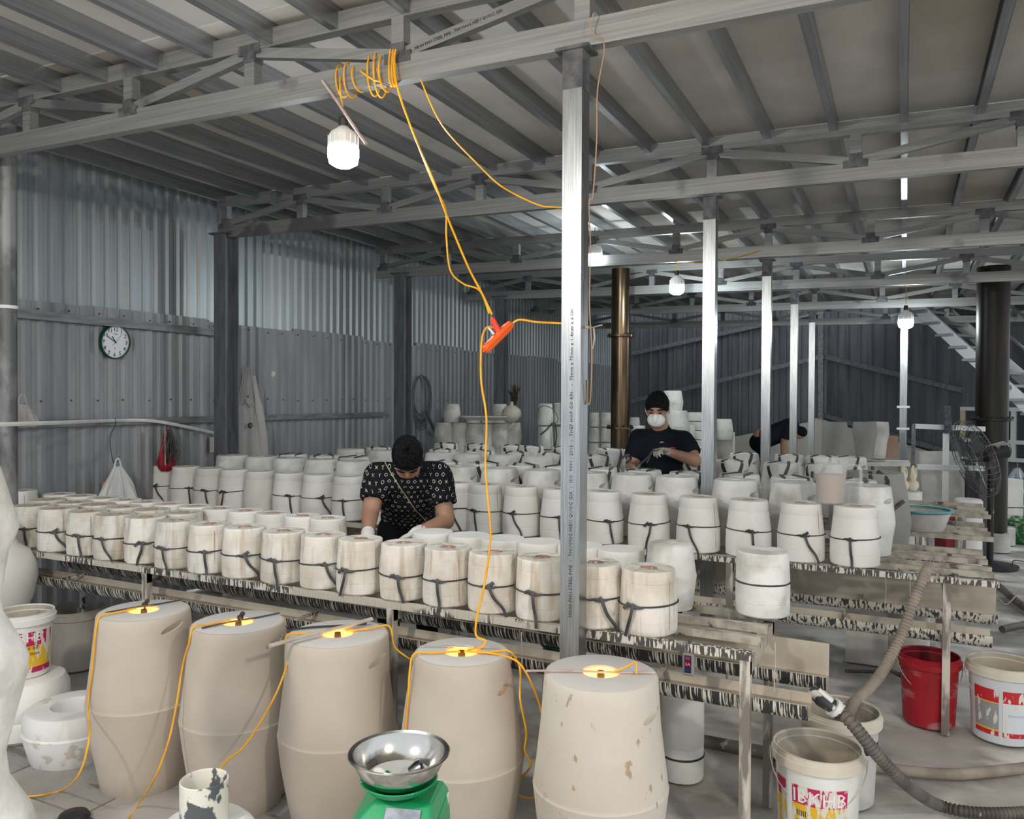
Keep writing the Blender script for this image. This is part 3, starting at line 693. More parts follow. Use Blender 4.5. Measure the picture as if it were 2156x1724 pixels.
# ------------------------------------------------------------ clay barrels in front
def clay_barrel(px, py, label, rust=False, top=1., rot=(.8, .67), seed=0):
    p = at(px, py, Z=.74)
    r = root('clay_barrel', (p.x, p.y, 0), 0, label, 'clay barrel', 'five raw clay barrels with glowing centres')
    m = CLAYR if rust else CLAY
    T = .183*top
    out = [(.158, .0), (.167, .010), (.181, .08), (.197, .16), (.212, .255), (.2255, .362), (.2268, .370), (.2232, .376), (.2238, .384), (.2135, .46), (.199, .58), (.1875+T-.183, .690), (T+.0015, .727), (T-.003, .7355), (T-.010, .7385)]
    inn = [(.062, .7385), (.058, .735), (.058, .722), (T-.03, .712), (.172, .58), (.200, .37), (.150, .05), (.145, .02), (.001, .02)]
    o = MB().lathe(out+inn, 64, wob=.002, seed=seed, caps=True).build('barrel_body', m, r)
    c = MB(); base = math.atan2(-p.x, p.y); a = -pi/2 + base + rot[0]
    d = V((cos(a), sin(a), 0)); t = V((-sin(a), cos(a), 0)); ctr = d*(T + (.735-rot[1])*.115 - .001) + V((0, 0, rot[1])); tt = (t + V((0, 0, .26))).normalized(); nn = d.cross(tt)
    rot_ = Matrix((d, tt, nn)).transposed(); c.ell(ctr, (.026, .058, .0145), rot_, 24, 12)
    carve(o, [c])
    for q in o.data.polygons: q.use_smooth = True
    if hasattr(o.data, 'set_sharp_from_angle'): o.data.set_sharp_from_angle(angle=radians(38))
    # smooth wiped top disc
    MB().lathe([(.0625, .7388), (.0627, .7396), (T-.013, .7396), (T-.0115, .7386)], 64).build('wiped_top', CLAYT, r)
    # glowing heat bulb hanging inside, belongs to its own lamp
    b = root('heat_lamp', (p.x, p.y, .735), 0, None, 'heat lamp', 'orange heat lamps inside the clay barrels')
    MB().ell((0, 0, -.052), (.046, .046, .034), None, 24, 14).build('bulb', HOT, b)
    MB().lathe([(.012, -.022), (.014, -.01), (.012, .006)], 12).build('socket', BLACK, b)
    point_light('heat_lamp_light', (p.x, p.y, .60), 6, .03, (1, .5, .12))
    return p, b
BP = []
BL = [((303, 1283), 'clay barrel beside the grimy grey bucket, first of the five', 0, 1.0, (.63, .690)),
      ((502, 1308), 'clay barrel second from the paint bucket, black clip over its glow', 0, 1.0, (.86, .682)),
      ((711, 1332), 'middle clay barrel with a rough white stick lying across its top', 0, 1.06, (.86, .665)),
      ((972, 1370), 'clay barrel behind the steel weighing bowl with yellow cords crossing its top', 0, .94, (1.02, .645)),
      ((1265, 1413), 'rust flecked clay barrel in front of the big silver post', 1, 1.02, (1.02, .640))]
HL = ['glowing orange lamp in the barrel nearest the grey bucket', 'glowing orange lamp under the black clip on the second barrel', 'glowing orange lamp beside the rough white stick',
      'glowing orange lamp where the yellow cords cross', 'glowing orange lamp in the rust flecked barrel']
for i, ((px, py), lb, ru, tp, ro) in enumerate(BL):
    p, b = clay_barrel(px, py, lb, ru, tp, ro, i*3.3); b['label'] = HL[i]; BP.append(p)

def stick(a, b, r0, m, label, name='support_stick', cat='stick', r1=None):
    A, B = V(a), V(b); o = root(name, A, 0, label, cat)
    mid = (A+B)/2; P = [V((0, 0, 0)), (B-A)*.33+V((0, 0, .002)), (B-A)*.66-V((0, 0, .001)), B-A]
    MB().tube(catmull(P, 4), r0, 8, flat=.8).build('shaft', m, o); return o
def on_top(px, py, h=.745): return at(px, py, Z=h)
stick(on_top(222, 1290), on_top(383, 1262), .004, RUBBER, 'thin dark rod lying across the first clay barrel top')
stick(on_top(425, 1322), on_top(588, 1290), .004, RUBBER, 'thin dark rod lying across the second clay barrel top')
stick(on_top(567, 1360, .755), on_top(783, 1303, .760), .010, WICK, 'rough white stick resting across the middle clay barrel')
stick(on_top(612, 1325), on_top(772, 1312), .005, BLACK, 'flat dark strip lying behind the rough white stick')
stick(on_top(885, 1360), on_top(1052, 1364), .003, STEEL, 'thin steel rod lying across the cord crossed barrel')
stick(on_top(1108, 1412, .745), on_top(1378, 1416, .745), .005, PINK, 'long pinkish stick lying across the rust flecked barrel')
for (px, py, lb) in ((305, 1276, 'black clip holding the lamp of the first clay barrel'), (506, 1303, 'black clip holding the lamp of the second clay barrel')):
    p = on_top(px, py, .749); o = root('lamp_clip', p, 0, lb, 'clip'); MB().ell((0, 0, .006), (.013, .013, .012)).ell((.0, .012, .018), (.010, .010, .010)).build('jaw', BLACK, o)
    MB().tube([(0, 0, .0), (.004, -.006, -.03)], .004, 6).build('wire_end', BLACK, o)

# ------------------------------------------------------------ cords
def cord(P, r0, m, label, name='electric_cable', cat='cable', group=None, n=8, world=None):
    W = world if world else [at(q[0], q[1], T=q[2]) for q in P]
    C = catmull(W, n); o = MB().tube(rel(C, W[0]), r0, 6).build(name, m, None, W[0]); return tag(o, label, cat, group)
def onb(i, a, z, extra=.007):
    """point on the outside of barrel i at bearing a (0 = facing the camera, + = to the viewer's right)"""
    p = BP[i]; base = -pi/2 + math.atan2(-p.x, p.y) + a; R = .183 + .042*max(0, min(1, (.74-z)/.37)) if z > .37 else .2265 - .05*((.37-z)/.37)**1.3
    if z > .735: R = .1
    return V((p.x + (R+extra)*cos(base), p.y + (R+extra)*sin(base), z))
def topb(i, a, rr=.1):
    p = BP[i]; base = -pi/2 + math.atan2(-p.x, p.y) + a; return V((p.x+rr*cos(base), p.y+rr*sin(base), .747))
zf = .022
cord(None, .0038, YEL, 'yellow cord running from the first clay barrel down to the floor slabs', world=[topb(0, -1.4, .03), topb(0, -1.25, .11), topb(0, -1.2, .172), onb(0, -1.15, .70), onb(0, -1.12, .55), onb(0, -1.06, .40, .014), at(189, 1540, T=3.02), at(178, 1600, T=2.93), at(158, 1642, T=2.92), at(128, 1664, Z=zf), at(85, 1674, Z=zf), at(40, 1677, Z=zf), at(-30, 1680, Z=zf)])
cord(None, .0038, YEL, 'yellow cord hanging between the first and second clay barrels', world=[topb(1, -1.4, .03), topb(1, -1.3, .12), topb(1, -1.25, .175), onb(1, -1.2, .69), at(385, 1400, T=3.13), at(372, 1480, T=3.05), at(355, 1560, T=2.98), at(325, 1640, T=2.92), at(290, 1695, Z=zf), at(262, 1735, Z=zf)])
cord(None, .0038, YEL, 'yellow cord looping over the near edge of the middle barrel towards the second', world=[topb(2, -1.5, .03), topb(2, -1.5, .12), topb(2, -1.45, .19), at(606, 1385, T=2.97), at(590, 1440, T=2.92), at(560, 1500, T=2.87), at(515, 1570, T=2.82), at(470, 1610, T=2.8), at(440, 1680, T=2.75), at(430, 1720, T=2.7)])
cord(None, .0038, YEL, 'yellow cord leaving the middle barrel and passing behind the cord crossed one', world=[topb(2, 1.4, .03), topb(2, 1.6, .12), topb(2, 1.7, .2), at(830, 1360, T=3.1), at(855, 1382, T=3.1), at(874, 1395, T=3.12), at(890, 1430, T=3.15)])
cord(None, .0038, YEL, 'yellow cord draped down the near side of the cord crossed barrel', world=[topb(3, -.2, .03), topb(3, -1.2, .11), topb(3, -1.3, .172), onb(3, -1.18, .70), onb(3, -1.12, .6), onb(3, -1.08, .47), onb(3, -1.05, .37), onb(3, -1.0, .2)])
cord(None, .0038, YEL, 'yellow cord falling in the gap between the last two clay barrels', world=[topb(3, .3, .03), topb(3, 1.2, .11), topb(3, 1.35, .175), onb(3, 1.45, .68, .02), at(1095, 1470, T=2.76), at(1108, 1540, T=2.78), at(1105, 1580, T=2.8), at(1118, 1610, Z=.35), at(1098, 1640, T=2.9), at(1090, 1672, T=2.95), at(1120, 1680, T=2.95), at(1130, 1668, T=2.95)])
cord(None, .0038, YEL, 'second yellow cord arching towards the rust flecked barrel', world=[topb(3, .5, .04), topb(3, 1.1, .12), at(1085, 1390, T=2.80), at(1110, 1420, T=2.78), at(1130, 1465, T=2.78), at(1142, 1505, T=2.8)])
cord(None, .0032, YEL, 'short yellow lead of the lamp in the rust flecked barrel', world=[topb(4, .9, .045), topb(4, 1.2, .085)+V((0, 0, .02)), topb(4, 1.5, .115)+V((0, 0, .03)), topb(4, 1.3, .12)+V((0, 0, .0))])

# hanging cords and wrap around the first truss
TY = 2.76
def tp(px, py, dy=-.05): return at(px, py, Y=TY+dy)
def wrap(pxs, label, w_=.012, up=0.):
    pts = []
    for j, px in enumerate(pxs):
        c = at(px, 150, Y=TY); zc = 2.985 - .0185*(c.x+1.07) - .0
        for k in range(9):
            a = 2*pi*k/9 + pi/2; x = c.x + .028*k/9
            pts.append(V((x, TY + .038*cos(a)*(1+.1*j), zc + (.066+up+.012*sin(j*2.1))*sin(a))))
    return pts
zc = lambda px: 2.985
W = wrap([716, 734, 752], '') 
bulbtop = at(722, 238, Y=TY)
W = [at(722, 225, Y=TY-.03), at(716, 190, Y=TY-.05)] + W + [tp(760, 150), tp(800, 172)] + wrap([782, 796, 808], '', up=.02) + [tp(826, 175)]
cord(None, .0038, YEL, 'yellow cord coiled round the nearest truss above the big bulb', world=W, n=3)
for j, (px, t0) in enumerate(((822, 0), (828, .004), (833, .008))):
    L = [tp(px, 104), tp(px-3, 130), tp(px-2, 168, -.06), tp(px+4, 182, -.05), at(px+2, 160, Y=TY+.05), at(px, 110, Y=TY+.05), tp(px+1, 103, 0)]
    cord(None, .004, YEL, ['yellow cord loop hung over the truss, outermost strand', 'yellow cord loop hung over the truss, middle strand', 'yellow cord loop hung over the truss, strand beside the web post'][j], world=L)
cord(None, .0042, YEL, 'straight yellow cord from the truss down to the orange socket', world=[tp(826, 108), at(836, 180, T=3.22), at(870, 280, T=3.18), at(912, 378, T=3.14), at(944, 462, T=3.1), at(985, 560, T=3.05), at(1012, 612, T=3.02), at(1036, 662, T=3.0)])
cord(None, .0034, YEL, 'slack yellow cord bowing out before it reaches the orange socket', world=[tp(830, 110), at(838, 190, T=3.23), at(874, 290, T=3.19), at(915, 392, T=3.15), at(938, 440, T=3.12), at(940, 500, T=3.1), at(948, 568, T=3.08), at(975, 597, T=3.05), at(1010, 612, T=3.03), at(1030, 660, T=3.0)])
cord(None, .0032, YEL, 'thin yellow cord slanting from the truss to the silver post', world=[at(886, 168, Y=TY-.03), at(930, 262, T=3.15), at(1010, 350, T=3.08), at(1060, 395, T=3.04), at(1130, 430, T=3.0), at(1165, 436, T=2.97), at(1200, 437, T=2.935)])
cord(None, .0040, YEL, 'yellow cord stretched level between the orange socket and the silver post', world=[at(1080, 680, T=2.98), at(1095, 673, T=2.97), at(1130, 678, T=2.95), at(1170, 680, T=2.93), at(1203, 682, T=2.905)])
cord(None, .0040, YEL, 'long yellow cord dropping from the orange socket onto the clay barrel', world=[at(1040, 690, T=2.99), at(1024, 690, T=2.98), at(1014, 720, T=2.97), at(1013, 800, T=2.96), at(1024, 880, T=2.94), at(1022, 980, T=2.92), at(1028, 1060, T=2.9), at(1033, 1130, T=2.88), at(1020, 1230, T=2.86), at(1004, 1300, T=2.86), at(1003, 1338, T=2.87), at(1022, 1348, T=2.87), at(1015, 1362, Z=.748), at(985, 1368, Z=.748)])
cord(None, .0026, BRWIRE, 'old brown wire hanging down the shaded face of the silver post', world=[at(1250, 28, T=2.85), at(1243, 65, T=2.86), at(1272, 95, T=2.87), at(1258, 190, T=2.88), at(1256, 300, T=2.89), at(1248, 412, T=2.9), at(1240, 425, T=2.9), at(1243, 520, T=2.91), at(1241, 640, T=2.91), at(1246, 740, T=2.92), at(1243, 840, T=2.93), at(1236, 845, T=2.93), at(1237, 800, T=2.93)])
cord(None, .003, YEL, 'yellow cord running down behind the silver post', world=[at(1193, 1090, T=3.02), at(1191, 1200, T=3.0), at(1192, 1290, T=3.0), at(1196, 1350, T=3.0)])
cord(None, .0035, YEL, 'far yellow cord sagging along the third truss', world=[at(1420, 552, Y=7.14), at(1500, 552, Y=7.14), at(1600, 527, Y=7.14)])
cord(None, .0035, YEL, 'far yellow cord running level along the fourth truss', world=[at(1640, 522, Y=9.0), at(1760, 514, Y=9.0), at(1900, 520, Y=9.0), at(2050, 519, Y=9.0)])
# grey tie round the post
p = at(1203, 684, T=2.90); q = at(1245, 690, T=2.93)
o = root('plastic_tie', p, 0, 'grey plastic strip tied round the silver post beside the orange socket', 'tie')
MB().tube(rel([p, (p+q)/2+V((0, -.012, 0)), q], p), .006, 6, flat=.4, up=(0, 1, 0)).build('band', WICK, o)
MB().tube(rel([q, at(1268, 684, T=2.92)], p), .006, 6, flat=.4).build('band_end', WICK, o)
MB().tube(rel([at(1250, 690, T=2.92), at(1252, 712, T=2.92), at(1248, 735, T=2.92)], p), .006, 6, flat=.4).build('band_end', WICK, o)
# orange socket
a = at(1076, 682, T=2.99); b = at(1022, 736, T=2.97); d = (b-a).normalized()
r = root('extension_socket', a, 0, 'orange trailing socket hanging in mid air on yellow cords', 'power socket')
MB().tube(rel([a-d*.004, a, a.lerp(b, .15), b, b+d*.006], a), [.012, .019, .023, .022, .014], 8, sm=False, flat=.8).build('housing', ORANGE, r)
MB().tube(rel([a.lerp(b, .08), a.lerp(b, .92)], a), .0245, 8, sm=False, flat=.45).build('seam_band', ORANGE, r)
c = at(1052, 703, T=2.975); MB().tube(rel([c, at(1046, 690, T=2.98), at(1037, 672, T=2.99), at(1035, 668, T=2.99)], a), [.013, .012, .010, .005], 8, sm=False).build('plug', REDP, r)
c = at(1040, 704, T=2.97); MB().tube(rel([c, at(1034, 696, T=2.975), at(1028, 690, T=2.98)], a), [.006, .005, .004], 8).build('plug_pin', WHITEP, r)
MB().tube(rel([b, b+d*.012], a), [.008, .004], 8).build('nub', ORANGE, r)

# ------------------------------------------------------------ LED bulbs
def bulb(px, py, Y, s, label, m, stickit=False, cordtop=None):
    p = at(px, py, Y=Y)
    r = root('led_bulb', p, 0, label, 'light bulb', 'lit LED bulbs hanging from the roof')
    MB().lathe([(.001, -.062), (.035, -.060), (.060, -.045), (.0665, -.015), (.0665, .015), (.064, .018)], 32).build('diffuser', m, r)
    hb = MB().lathe([(.064, .018), (.063, .065), (.055, .085), (.030, .102), (.020, .112), (.017, .113)], 32)
    for k in range(16): a = k*pi/8; hb.box((cos(a)*.064, sin(a)*.064, .045), (.004, .004, .05), Matrix.Rotation(a, 3, 'Z'))
    hb.build('heat_sink', WHITEP, r)
    MB().lathe([(.017, .112), (.020, .118), (.020, .148), (.014, .155), (.008, .158)], 16).build('socket', BLACK, r)
    if cordtop: MB().tube([(0, 0, .157), (0, 0, cordtop)], .004, 6).build('lead', YEL, r)
    r.scale = (s, s, s); return r
bulb(723, 322, TY, 1.0, 'big glaring white bulb hanging under the nearest truss', LEDM)
bulb(1252, 541, 7.2, 1.1, 'glaring bulb peeking past the edge of the big silver post', LEDF, cordtop=.35)
bulb(1425, 606, 8.2, 1.15, 'glaring bulb hanging between the silver posts above the masked man', LEDF, cordtop=.4)
bulb(1907, 678, 10.9, 1.3, 'farthest glaring bulb, on the thin pale post near the stairs', LEDF, cordtop=.4)
stick(at(679, 170, Y=TY-.03), at(771, 303, Y=TY-.10), .0075, PINK, 'pinkish stick tied slantwise above the big bulb')

# ------------------------------------------------------------ wall things
XF = XW+.06
p = at(240, 720, X=XF)
r = root('wall_clock', p, 0, 'round white wall clock with a dark green rim on the corrugated wall', 'clock')
r.rotation_euler = (0, radians(5), 0)
RX = Matrix.Rotation(pi/2, 3, 'Y')
def disc(prof, m, name, n=48, dx=0):
    mb = MB().lathe(prof, n); mb.v = [tuple(RX @ V(v) + V((dx, 0, 0))) for v in mb.v]; return mb.build(name, m, r)
RC = .130
disc([(RC, 0), (RC, .02), (RC-.004, .028), (RC-.011, .028), (RC-.012, .014)], CLOCKG, 'rim'); disc([(RC-.011, .006), (RC-.011, .012), (.001, .013)], ENAMEL, 'dial')
for k in range(1, 13):
    a = pi/2 - k*pi/6; rr = RC-.034; loc = (.0145, cos(a)*rr, sin(a)*rr)
    text_obj('numeral', str(k), .043, INKT, r, rotm((0, 1, 0), (0, 0, 1), loc), .0006)
def hand(ang, L, w_, name, m=INKT, back=.01):
    a = radians(90-ang); d = V((0, cos(a), sin(a))); MB().bar(-d*back + V((.0175, 0, 0)), d*L+V((.0175, 0, 0)), w_, .0015, V((1, 0, 0))).build(name, m, r)
hand(325, .052, .006, 'hour_hand'); hand(300, .080, .005, 'minute_hand'); hand(40, .088, .0015, 'second_hand', GUSS, .035)
disc([(.006, .018), (.006, .021), (.001, .021)], INKT, 'hub', 16)
MB().box((.0145, 0, .062), (.001, .034, .005)).build('maker_mark', GUSS, r); MB().box((.0145, 0, -.047), (.001, .009, .009)).build('quality_mark', REDP, r)
MB().tube([(0, 0, RC-.002), (0, .008, RC+.05)], .0012, 5).build('hanging_wire', GUSS, r)
# conduit
W = [at(-40, 893, X=XF+.12), at(0, 893, X=XF+.12), at(120, 889, X=XF+.07), at(240, 885, X=XF+.07), at(320, 886, X=XF+.07), at(400, 900, X=XF+.06), at(452, 912, X=XF+.05)]
W[0] = at(-40, 893, T=4.5); W[1] = at(0, 893, T=4.55); W[2] = at(110, 890, T=5.0)
cord(None, .014, WHITEP, 'long white plastic conduit sagging along the corrugated wall', 'conduit_pipe', 'conduit', world=W)
p = at(450, 936, X=XF); r = root('wall_socket', p, 0, 'small white wall socket box with brown plug at the conduit end', 'wall socket')
MB().box((.02, 0, 0), (.04, .09, .13)).build('box', WHITEP, r); MB().box((.045, .012, -.005), (.02, .03, .035)).build('plug', CARD, r); MB().lathe([(.012, .06), (.012, .09)], 12, c=(.02, 0, 0)).build('spout', WHITEP, r)
MB().tube(catmull([(.055, .012, -.02), (.06, .005, -.07), (.05, -.02, -.14), (.05, -.035, -.2)], 4), .004, 6).build('lead', BRWIRE, r)
# wire hanger + white bag
p = at(245, 880, X=XF+.03)
r = root('wire_hanger', p, 0, 'bent wire hanger hooked over the conduit, holding the white bag', 'wire hanger')
L = [at(235, 884, X=XF+.07), at(243, 882, X=XF+.08), at(242, 897, X=XF+.07), at(232, 920, X=XF+.04), at(234, 950, X=XF+.04), at(240, 975, X=XF+.04), at(250, 968, X=XF+.05), at(252, 960, X=XF+.05)]
MB().tube(rel(catmull(L, 6), p), .0026, 6).build('wire', BLACK, r)
def cloth_bag(px, py, X, top, w_, h, m, label, cat, name, seed, waist=.15, T=None):
    """lumpy gathered bag: hangs from (px,py)"""
    p = at(px, py, X=X) if T is None else at(px, py, T=T)
    r = root(name, p, 0, label, cat); n, k = 36, 22; vs = []
    for i in range(k+1):
        t = i/k; R = w_*(waist + (1-waist)*min(1, (t*1.35)**.9)) * (1 if t < .8 else (1-((t-.8)/.2)**2*.4))
        for j in range(n):
            a = 2*pi*j/n; f = 1 + .16*sin(a*9+seed+t*2)*(1-t*.5) + .22*noise.noise(V((cos(a)*1.7+seed, sin(a)*1.7, t*3)))
            vs.append((R*f*cos(a)*.75, R*f*sin(a), -h*t + .02*noise.noise(V((cos(a)*2, sin(a)*2, seed)))))
    mb = MB().add(vs, [(i*n+j, (i+1)*n+j, (i+1)*n+(j+1) % n, i*n+(j+1) % n) for i in range(k) for j in range(n)], True)
    mb.add(vs[-n:], [tuple(reversed(range(n)))], True); mb.build('sack', m, r)
    MB().tube(catmull([(0, -.03, -.01), (0, -.012, .05), (0, .012, .055), (0, .03, -.01)], 5), .008, 6, flat=.5).build('handle', m, r)
    return r
cloth_bag(248, 982, XF+.12, 0, .16, .37, BAG, 'crumpled white plastic bag hanging on the wire hanger', 'plastic bag', 'plastic_bag', 3.)
cloth_bag(222, 1030, XF+.04, 0, .035, .15, REDP, 'small pinkish red bag tucked behind the white bag', 'plastic bag', 'plastic_bag', 1.)
cloth_bag(350, 920, XF+.05, 0, .075, .27, mat('dark_red_bag', (.32, .01, .02), None, rough=.5), 'red plastic bag hanging behind the bundle of grey ties', 'plastic bag', 'plastic_bag', 5.)
r = cloth_bag(47, 850, XF+.06, 0, .085, .15, FILM, 'dusty clear plastic bag lying on the wall girt beside the pipe', 'plastic bag', 'plastic_bag', 8., waist=.35, T=5.05)
p = at(358, 900, X=XF+.10)
r = root('tie_bundle', p, 0, 'bundle of grey rubber ties hanging from the conduit', 'bundle of ties'); mb = MB(); random.seed(5)
for k in range(26):
    a = random.uniform(-.05, .05); l = random.uniform(.15, .30)
    mb.tube(catmull([(0, 0, .01), (random.uniform(0, .02), a*.6, -l*.3), (random.uniform(0, .04), a*1.2+random.uniform(-.015, .015), -l*.7), (random.uniform(0, .03), a*.9, -l)], 3), .005, 5, flat=.5)
tag(mb.build('strands', RUBBER, r), kind='stuff')
MB().tube([(0, -.05, .02), (.01, -.055, -.3)], .004, 6).build('string', WICK, r)
# coat
p = at(511, 772, X=XF)
r = root('hanging_coat', p, 0, 'faded grey work coat hanging beside the dark wall column, round black badge', 'coat')
n, k = 30, 40; g = []; H = .92
for i in range(k+1):
    t = i/k; row = []
    wl_ = .02 + .10*min(1, t*2.4) + .03*t; wr_ = .02 + .035*t + .14*t**1.15
    if t < .36: wl_ *= .55+.45*t
    for j in range(n+1):
        s = j/n*2-1; y = s*(wl_ if s < 0 else wr_) + .04*t
        x = .05 + .035*(1-s*s) + .018*sin(s*9+t*2.5)*(.3+t) + .01*noise.noise(V((s*3, t*6, 0)))
        row.append((x, y, -H*t + .02*s*t))
    g.append(row)
mb = MB().sheet(g); g2 = [[(x-.03, y, z) for x, y, z in row] for row in g]; mb.sheet([list(reversed(q)) for q in g2])
mb.build('cloth', COATM, r)
g = []
for i in range(16):
    t = i/15; g.append([(.10+.012*sin(3*t), -.10+.09*t*.2+.06*s_*(1-t*.4), -.33-.10*t-.0*s_) for s_ in (-.6, 0, .9)])
MB().tube(catmull([(.09, -.06, -.30), (.105, -.02, -.36), (.10, .03, -.34)], 5), .012, 6, flat=.5).build('lapel', COATM, r)
sl = MB().tube(catmull([(.075, .05, -.08), (.095, .10, -.35), (.09, .16, -.62), (.08, .19, -.86)], 5), [.03]*5+[.045]*5+[.05]*6, 10, flat=.55); sl.build('sleeve', COATM, r)
q = MB().lathe([(.024, 0), (.024, .008), (.018, .011), (.001, .011)], 24); q.v = [tuple(RX @ V(v)) for v in q.v]; b = q.build('badge', INKT, r, (.108, -.02, -.53))
q = MB().lathe([(.011, .0105), (.011, .013), (.001, .013)], 16); q.v = [tuple(RX @ V(v)) for v in q.v]; q.build('badge_centre', mat('brass_badge', (.35, .28, .12), None, rough=.4, metal=.6), b)
q = MB().lathe([(.008, 0), (.008, .006), (.001, .007)], 12); q.v = [tuple(RX @ V(v)) for v in q.v]; q.build('button', INKT, r, (.10, -.04, -.27))
# coiled cable on the wall
p = at(885, 790, X=XF+.03); r = root('coiled_cable', p, 0, 'coil of thin grey cable hanging on the wall beside the stacked old moulds', 'cable coil'); random.seed(9); mb = MB()
for k in range(9):
    w_ = random.uniform(.17, .23); h = random.uniform(.24, .34); ph = random.uniform(-.03, .03)
    mb.tube(catmull([(.02+.01*random.random(), ph+w_*sin(2*pi*i/12), -h-.0+h*cos(2*pi*i/12)) for i in range(13)], 3), .0045, 5)
mb.tube(catmull([(.03, .1, -.45), (.04, .2, -.60), (.04, .32, -.72), (.03, .45, -.60), (.03, .52, -.55)], 4), .02, 6)
mb.build('loops', mat('dull_grey_cable', (.10, .11, .115), None, rough=.7), r)

# ------------------------------------------------------------ stacks of old moulds by the wall
OB = [barrel_proto(OLDPL, False, s) for s in (3, 8)]
OM = [mould_mesh(.15, .30, .01, .003, OLDPL, s, .001) for s in (3, 8)]
G = 'old grey moulds stacked by the wall'
def old(px, py, T, mesh, label, s=1., name='old_mould', sy=1.):
    p = at(px, py, T=T); r = root(name, p, 0, label, 'old mould', G); o = part('mould_body', mesh, r, rz=random.uniform(0, 6)); o.scale = (s, s, s*sy); return r
TS = 9.6
def stackbase(px0, px1, T, ytop, label, d=.5):
    a = at(px0, ytop, T=T); b = at(px1, ytop, T=T); c = (a+b)/2; L = (b-a).length
    r = root('stone_bench', (c.x, c.y, 0), math.atan2(b.y-a.y, b.x-a.x), label, 'bench')
    z = (a.z+b.z)/2
    for s in (-1, 1): MB().box((s*(L/2-.08), .1, (z-.06)/2), (.1, d, z-.06)).build('support', OLDPL, r)
    MB().box((0, .1, z-.03), (L, d, .06)).build('top_slab', OLDPL, r)
rowx = [934, 969, 1000, 1028, 1053, 1078]
zz = 943
for i, px in enumerate(rowx):
    old(px, 943, TS + (.05 if i % 2 else 0), OB[i % 2], f'{ORD[i]} old barrel mould from the coiled cable in the wall stack, upper tier', .80, sy=1.0)
    old(px+3, 985, TS + .02, OB[(i+1) % 2], f'{ORD[i]} old barrel mould from the coiled cable in the wall stack, lower tier', .84, sy=.8)
stackbase(905, 1105, TS+.0, 988, 'low bench carrying the wall stack of old moulds')
old(951, 889, TS, OB[0], 'old barrel mould standing alone on top of the wall stack', .72, sy=.80)
old(1052, 882, TS+.1, OB[1], 'old barrel mould on the wall stack just beside the round vase', .66, sy=.72)
for i, px in enumerate((998, 1028, 1052)):
    p = at(px, 890, T=TS-.1); r = root('dish_mould', p, 0, f'{ORD[i]} wide flat dish mould from the lone barrel on the wall stack', 'dish mould', 'wide dish moulds on the wall stack')
    MB().lathe([(.085, 0), (.085, .03), (.17, .07), (.165, .082), (.02, .075), (.001, .075)], 36).build('dish', OLDPL, r)
p = at(1077, 889, T=TS-.15); r = root('round_vase', p, 0, 'round bellied clay vase with a narrow neck on the wall stack', 'vase')
MB().lathe([(.04, 0), (.075, .02), (.112, .07), (.118, .105), (.105, .15), (.06, .19), (.024, .205), (.018, .23), (.022, .245), (.014, .245), (.001, .20)], 36).build('vase_body', mat('smooth_buff_clay', (.50, .46, .38), (.54, .50, .42), 4, .7), r)
p = at(1083, 858, X=XW+.12); r = root('dried_bundle', p, 0, 'brown dried bundle hanging on the wall column above the round vase', 'dried bundle'); mb = MB(); random.seed(3)
for k in range(22): mb.tube([(0, 0, 0), (random.uniform(-.05, .05), random.uniform(-.03, .03), .14), (random.uniform(-.09, .09), random.uniform(-.05, .05), random.uniform(.2, .36))], .006, 5)
tag(mb.build('twigs', mat('brown_twig', (.13, .08, .055), None, rough=.9), r), kind='stuff')
# strapped cylinders stack behind the post
for i, (px, py) in enumerate(((1148, 945), (1183, 945), (1148, 895), (1180, 893), (1196, 890))):
    old(px, py, 9.3 + .12*(i % 2), OM[i % 2], ['old cylinder mould with a loose strap, bottom of the pair before the silver post', 'old cylinder mould beside the strap, bottom tier before the silver post', 'old cylinder mould with cable over it, top of the pair before the silver post', 'old cylinder mould, top tier touching the silver post', 'old cylinder mould mostly hidden by the silver post'][i], .62, sy=1.42 if i < 2 else 1.36)
stackbase(1120, 1215, 9.4, 946, 'low bench under the old cylinder moulds before the silver post')
cord(None, .008, RUBBER, 'black rubber strap looped on the old cylinder moulds', 'loose_strap', 'strap', world=[at(1137, 915, T=9.2), at(1150, 905, T=9.19), at(1166, 890, T=9.2), at(1172, 915, T=9.19), at(1168, 944, T=9.2)])
cord(None, .005, mat('dull_grey_cable', (.1, .1, .1)), 'grey cable looped over the old cylinder moulds', 'loose_cable', 'cable', world=[at(1126, 880, T=9.05), at(1140, 855, T=9.05), at(1165, 862, T=9.0), at(1175, 885, T=8.98), at(1160, 895, T=9.0)])
k = 0
for row, py in ((0, 962), (1, 930), (2, 898)):
    for j, px in enumerate((1250, 1276)):
        old(px, py, 10.3, OM[(row+j) % 2], f'old wired mould between silver post and bronze flue, {["lowest","middle","top"][row]} tier, {"post" if j == 0 else "flue"} side', .50, sy=1.22)
stackbase(1235, 1292, 10.35, 963, 'low bench under the wired moulds by the bronze flue')
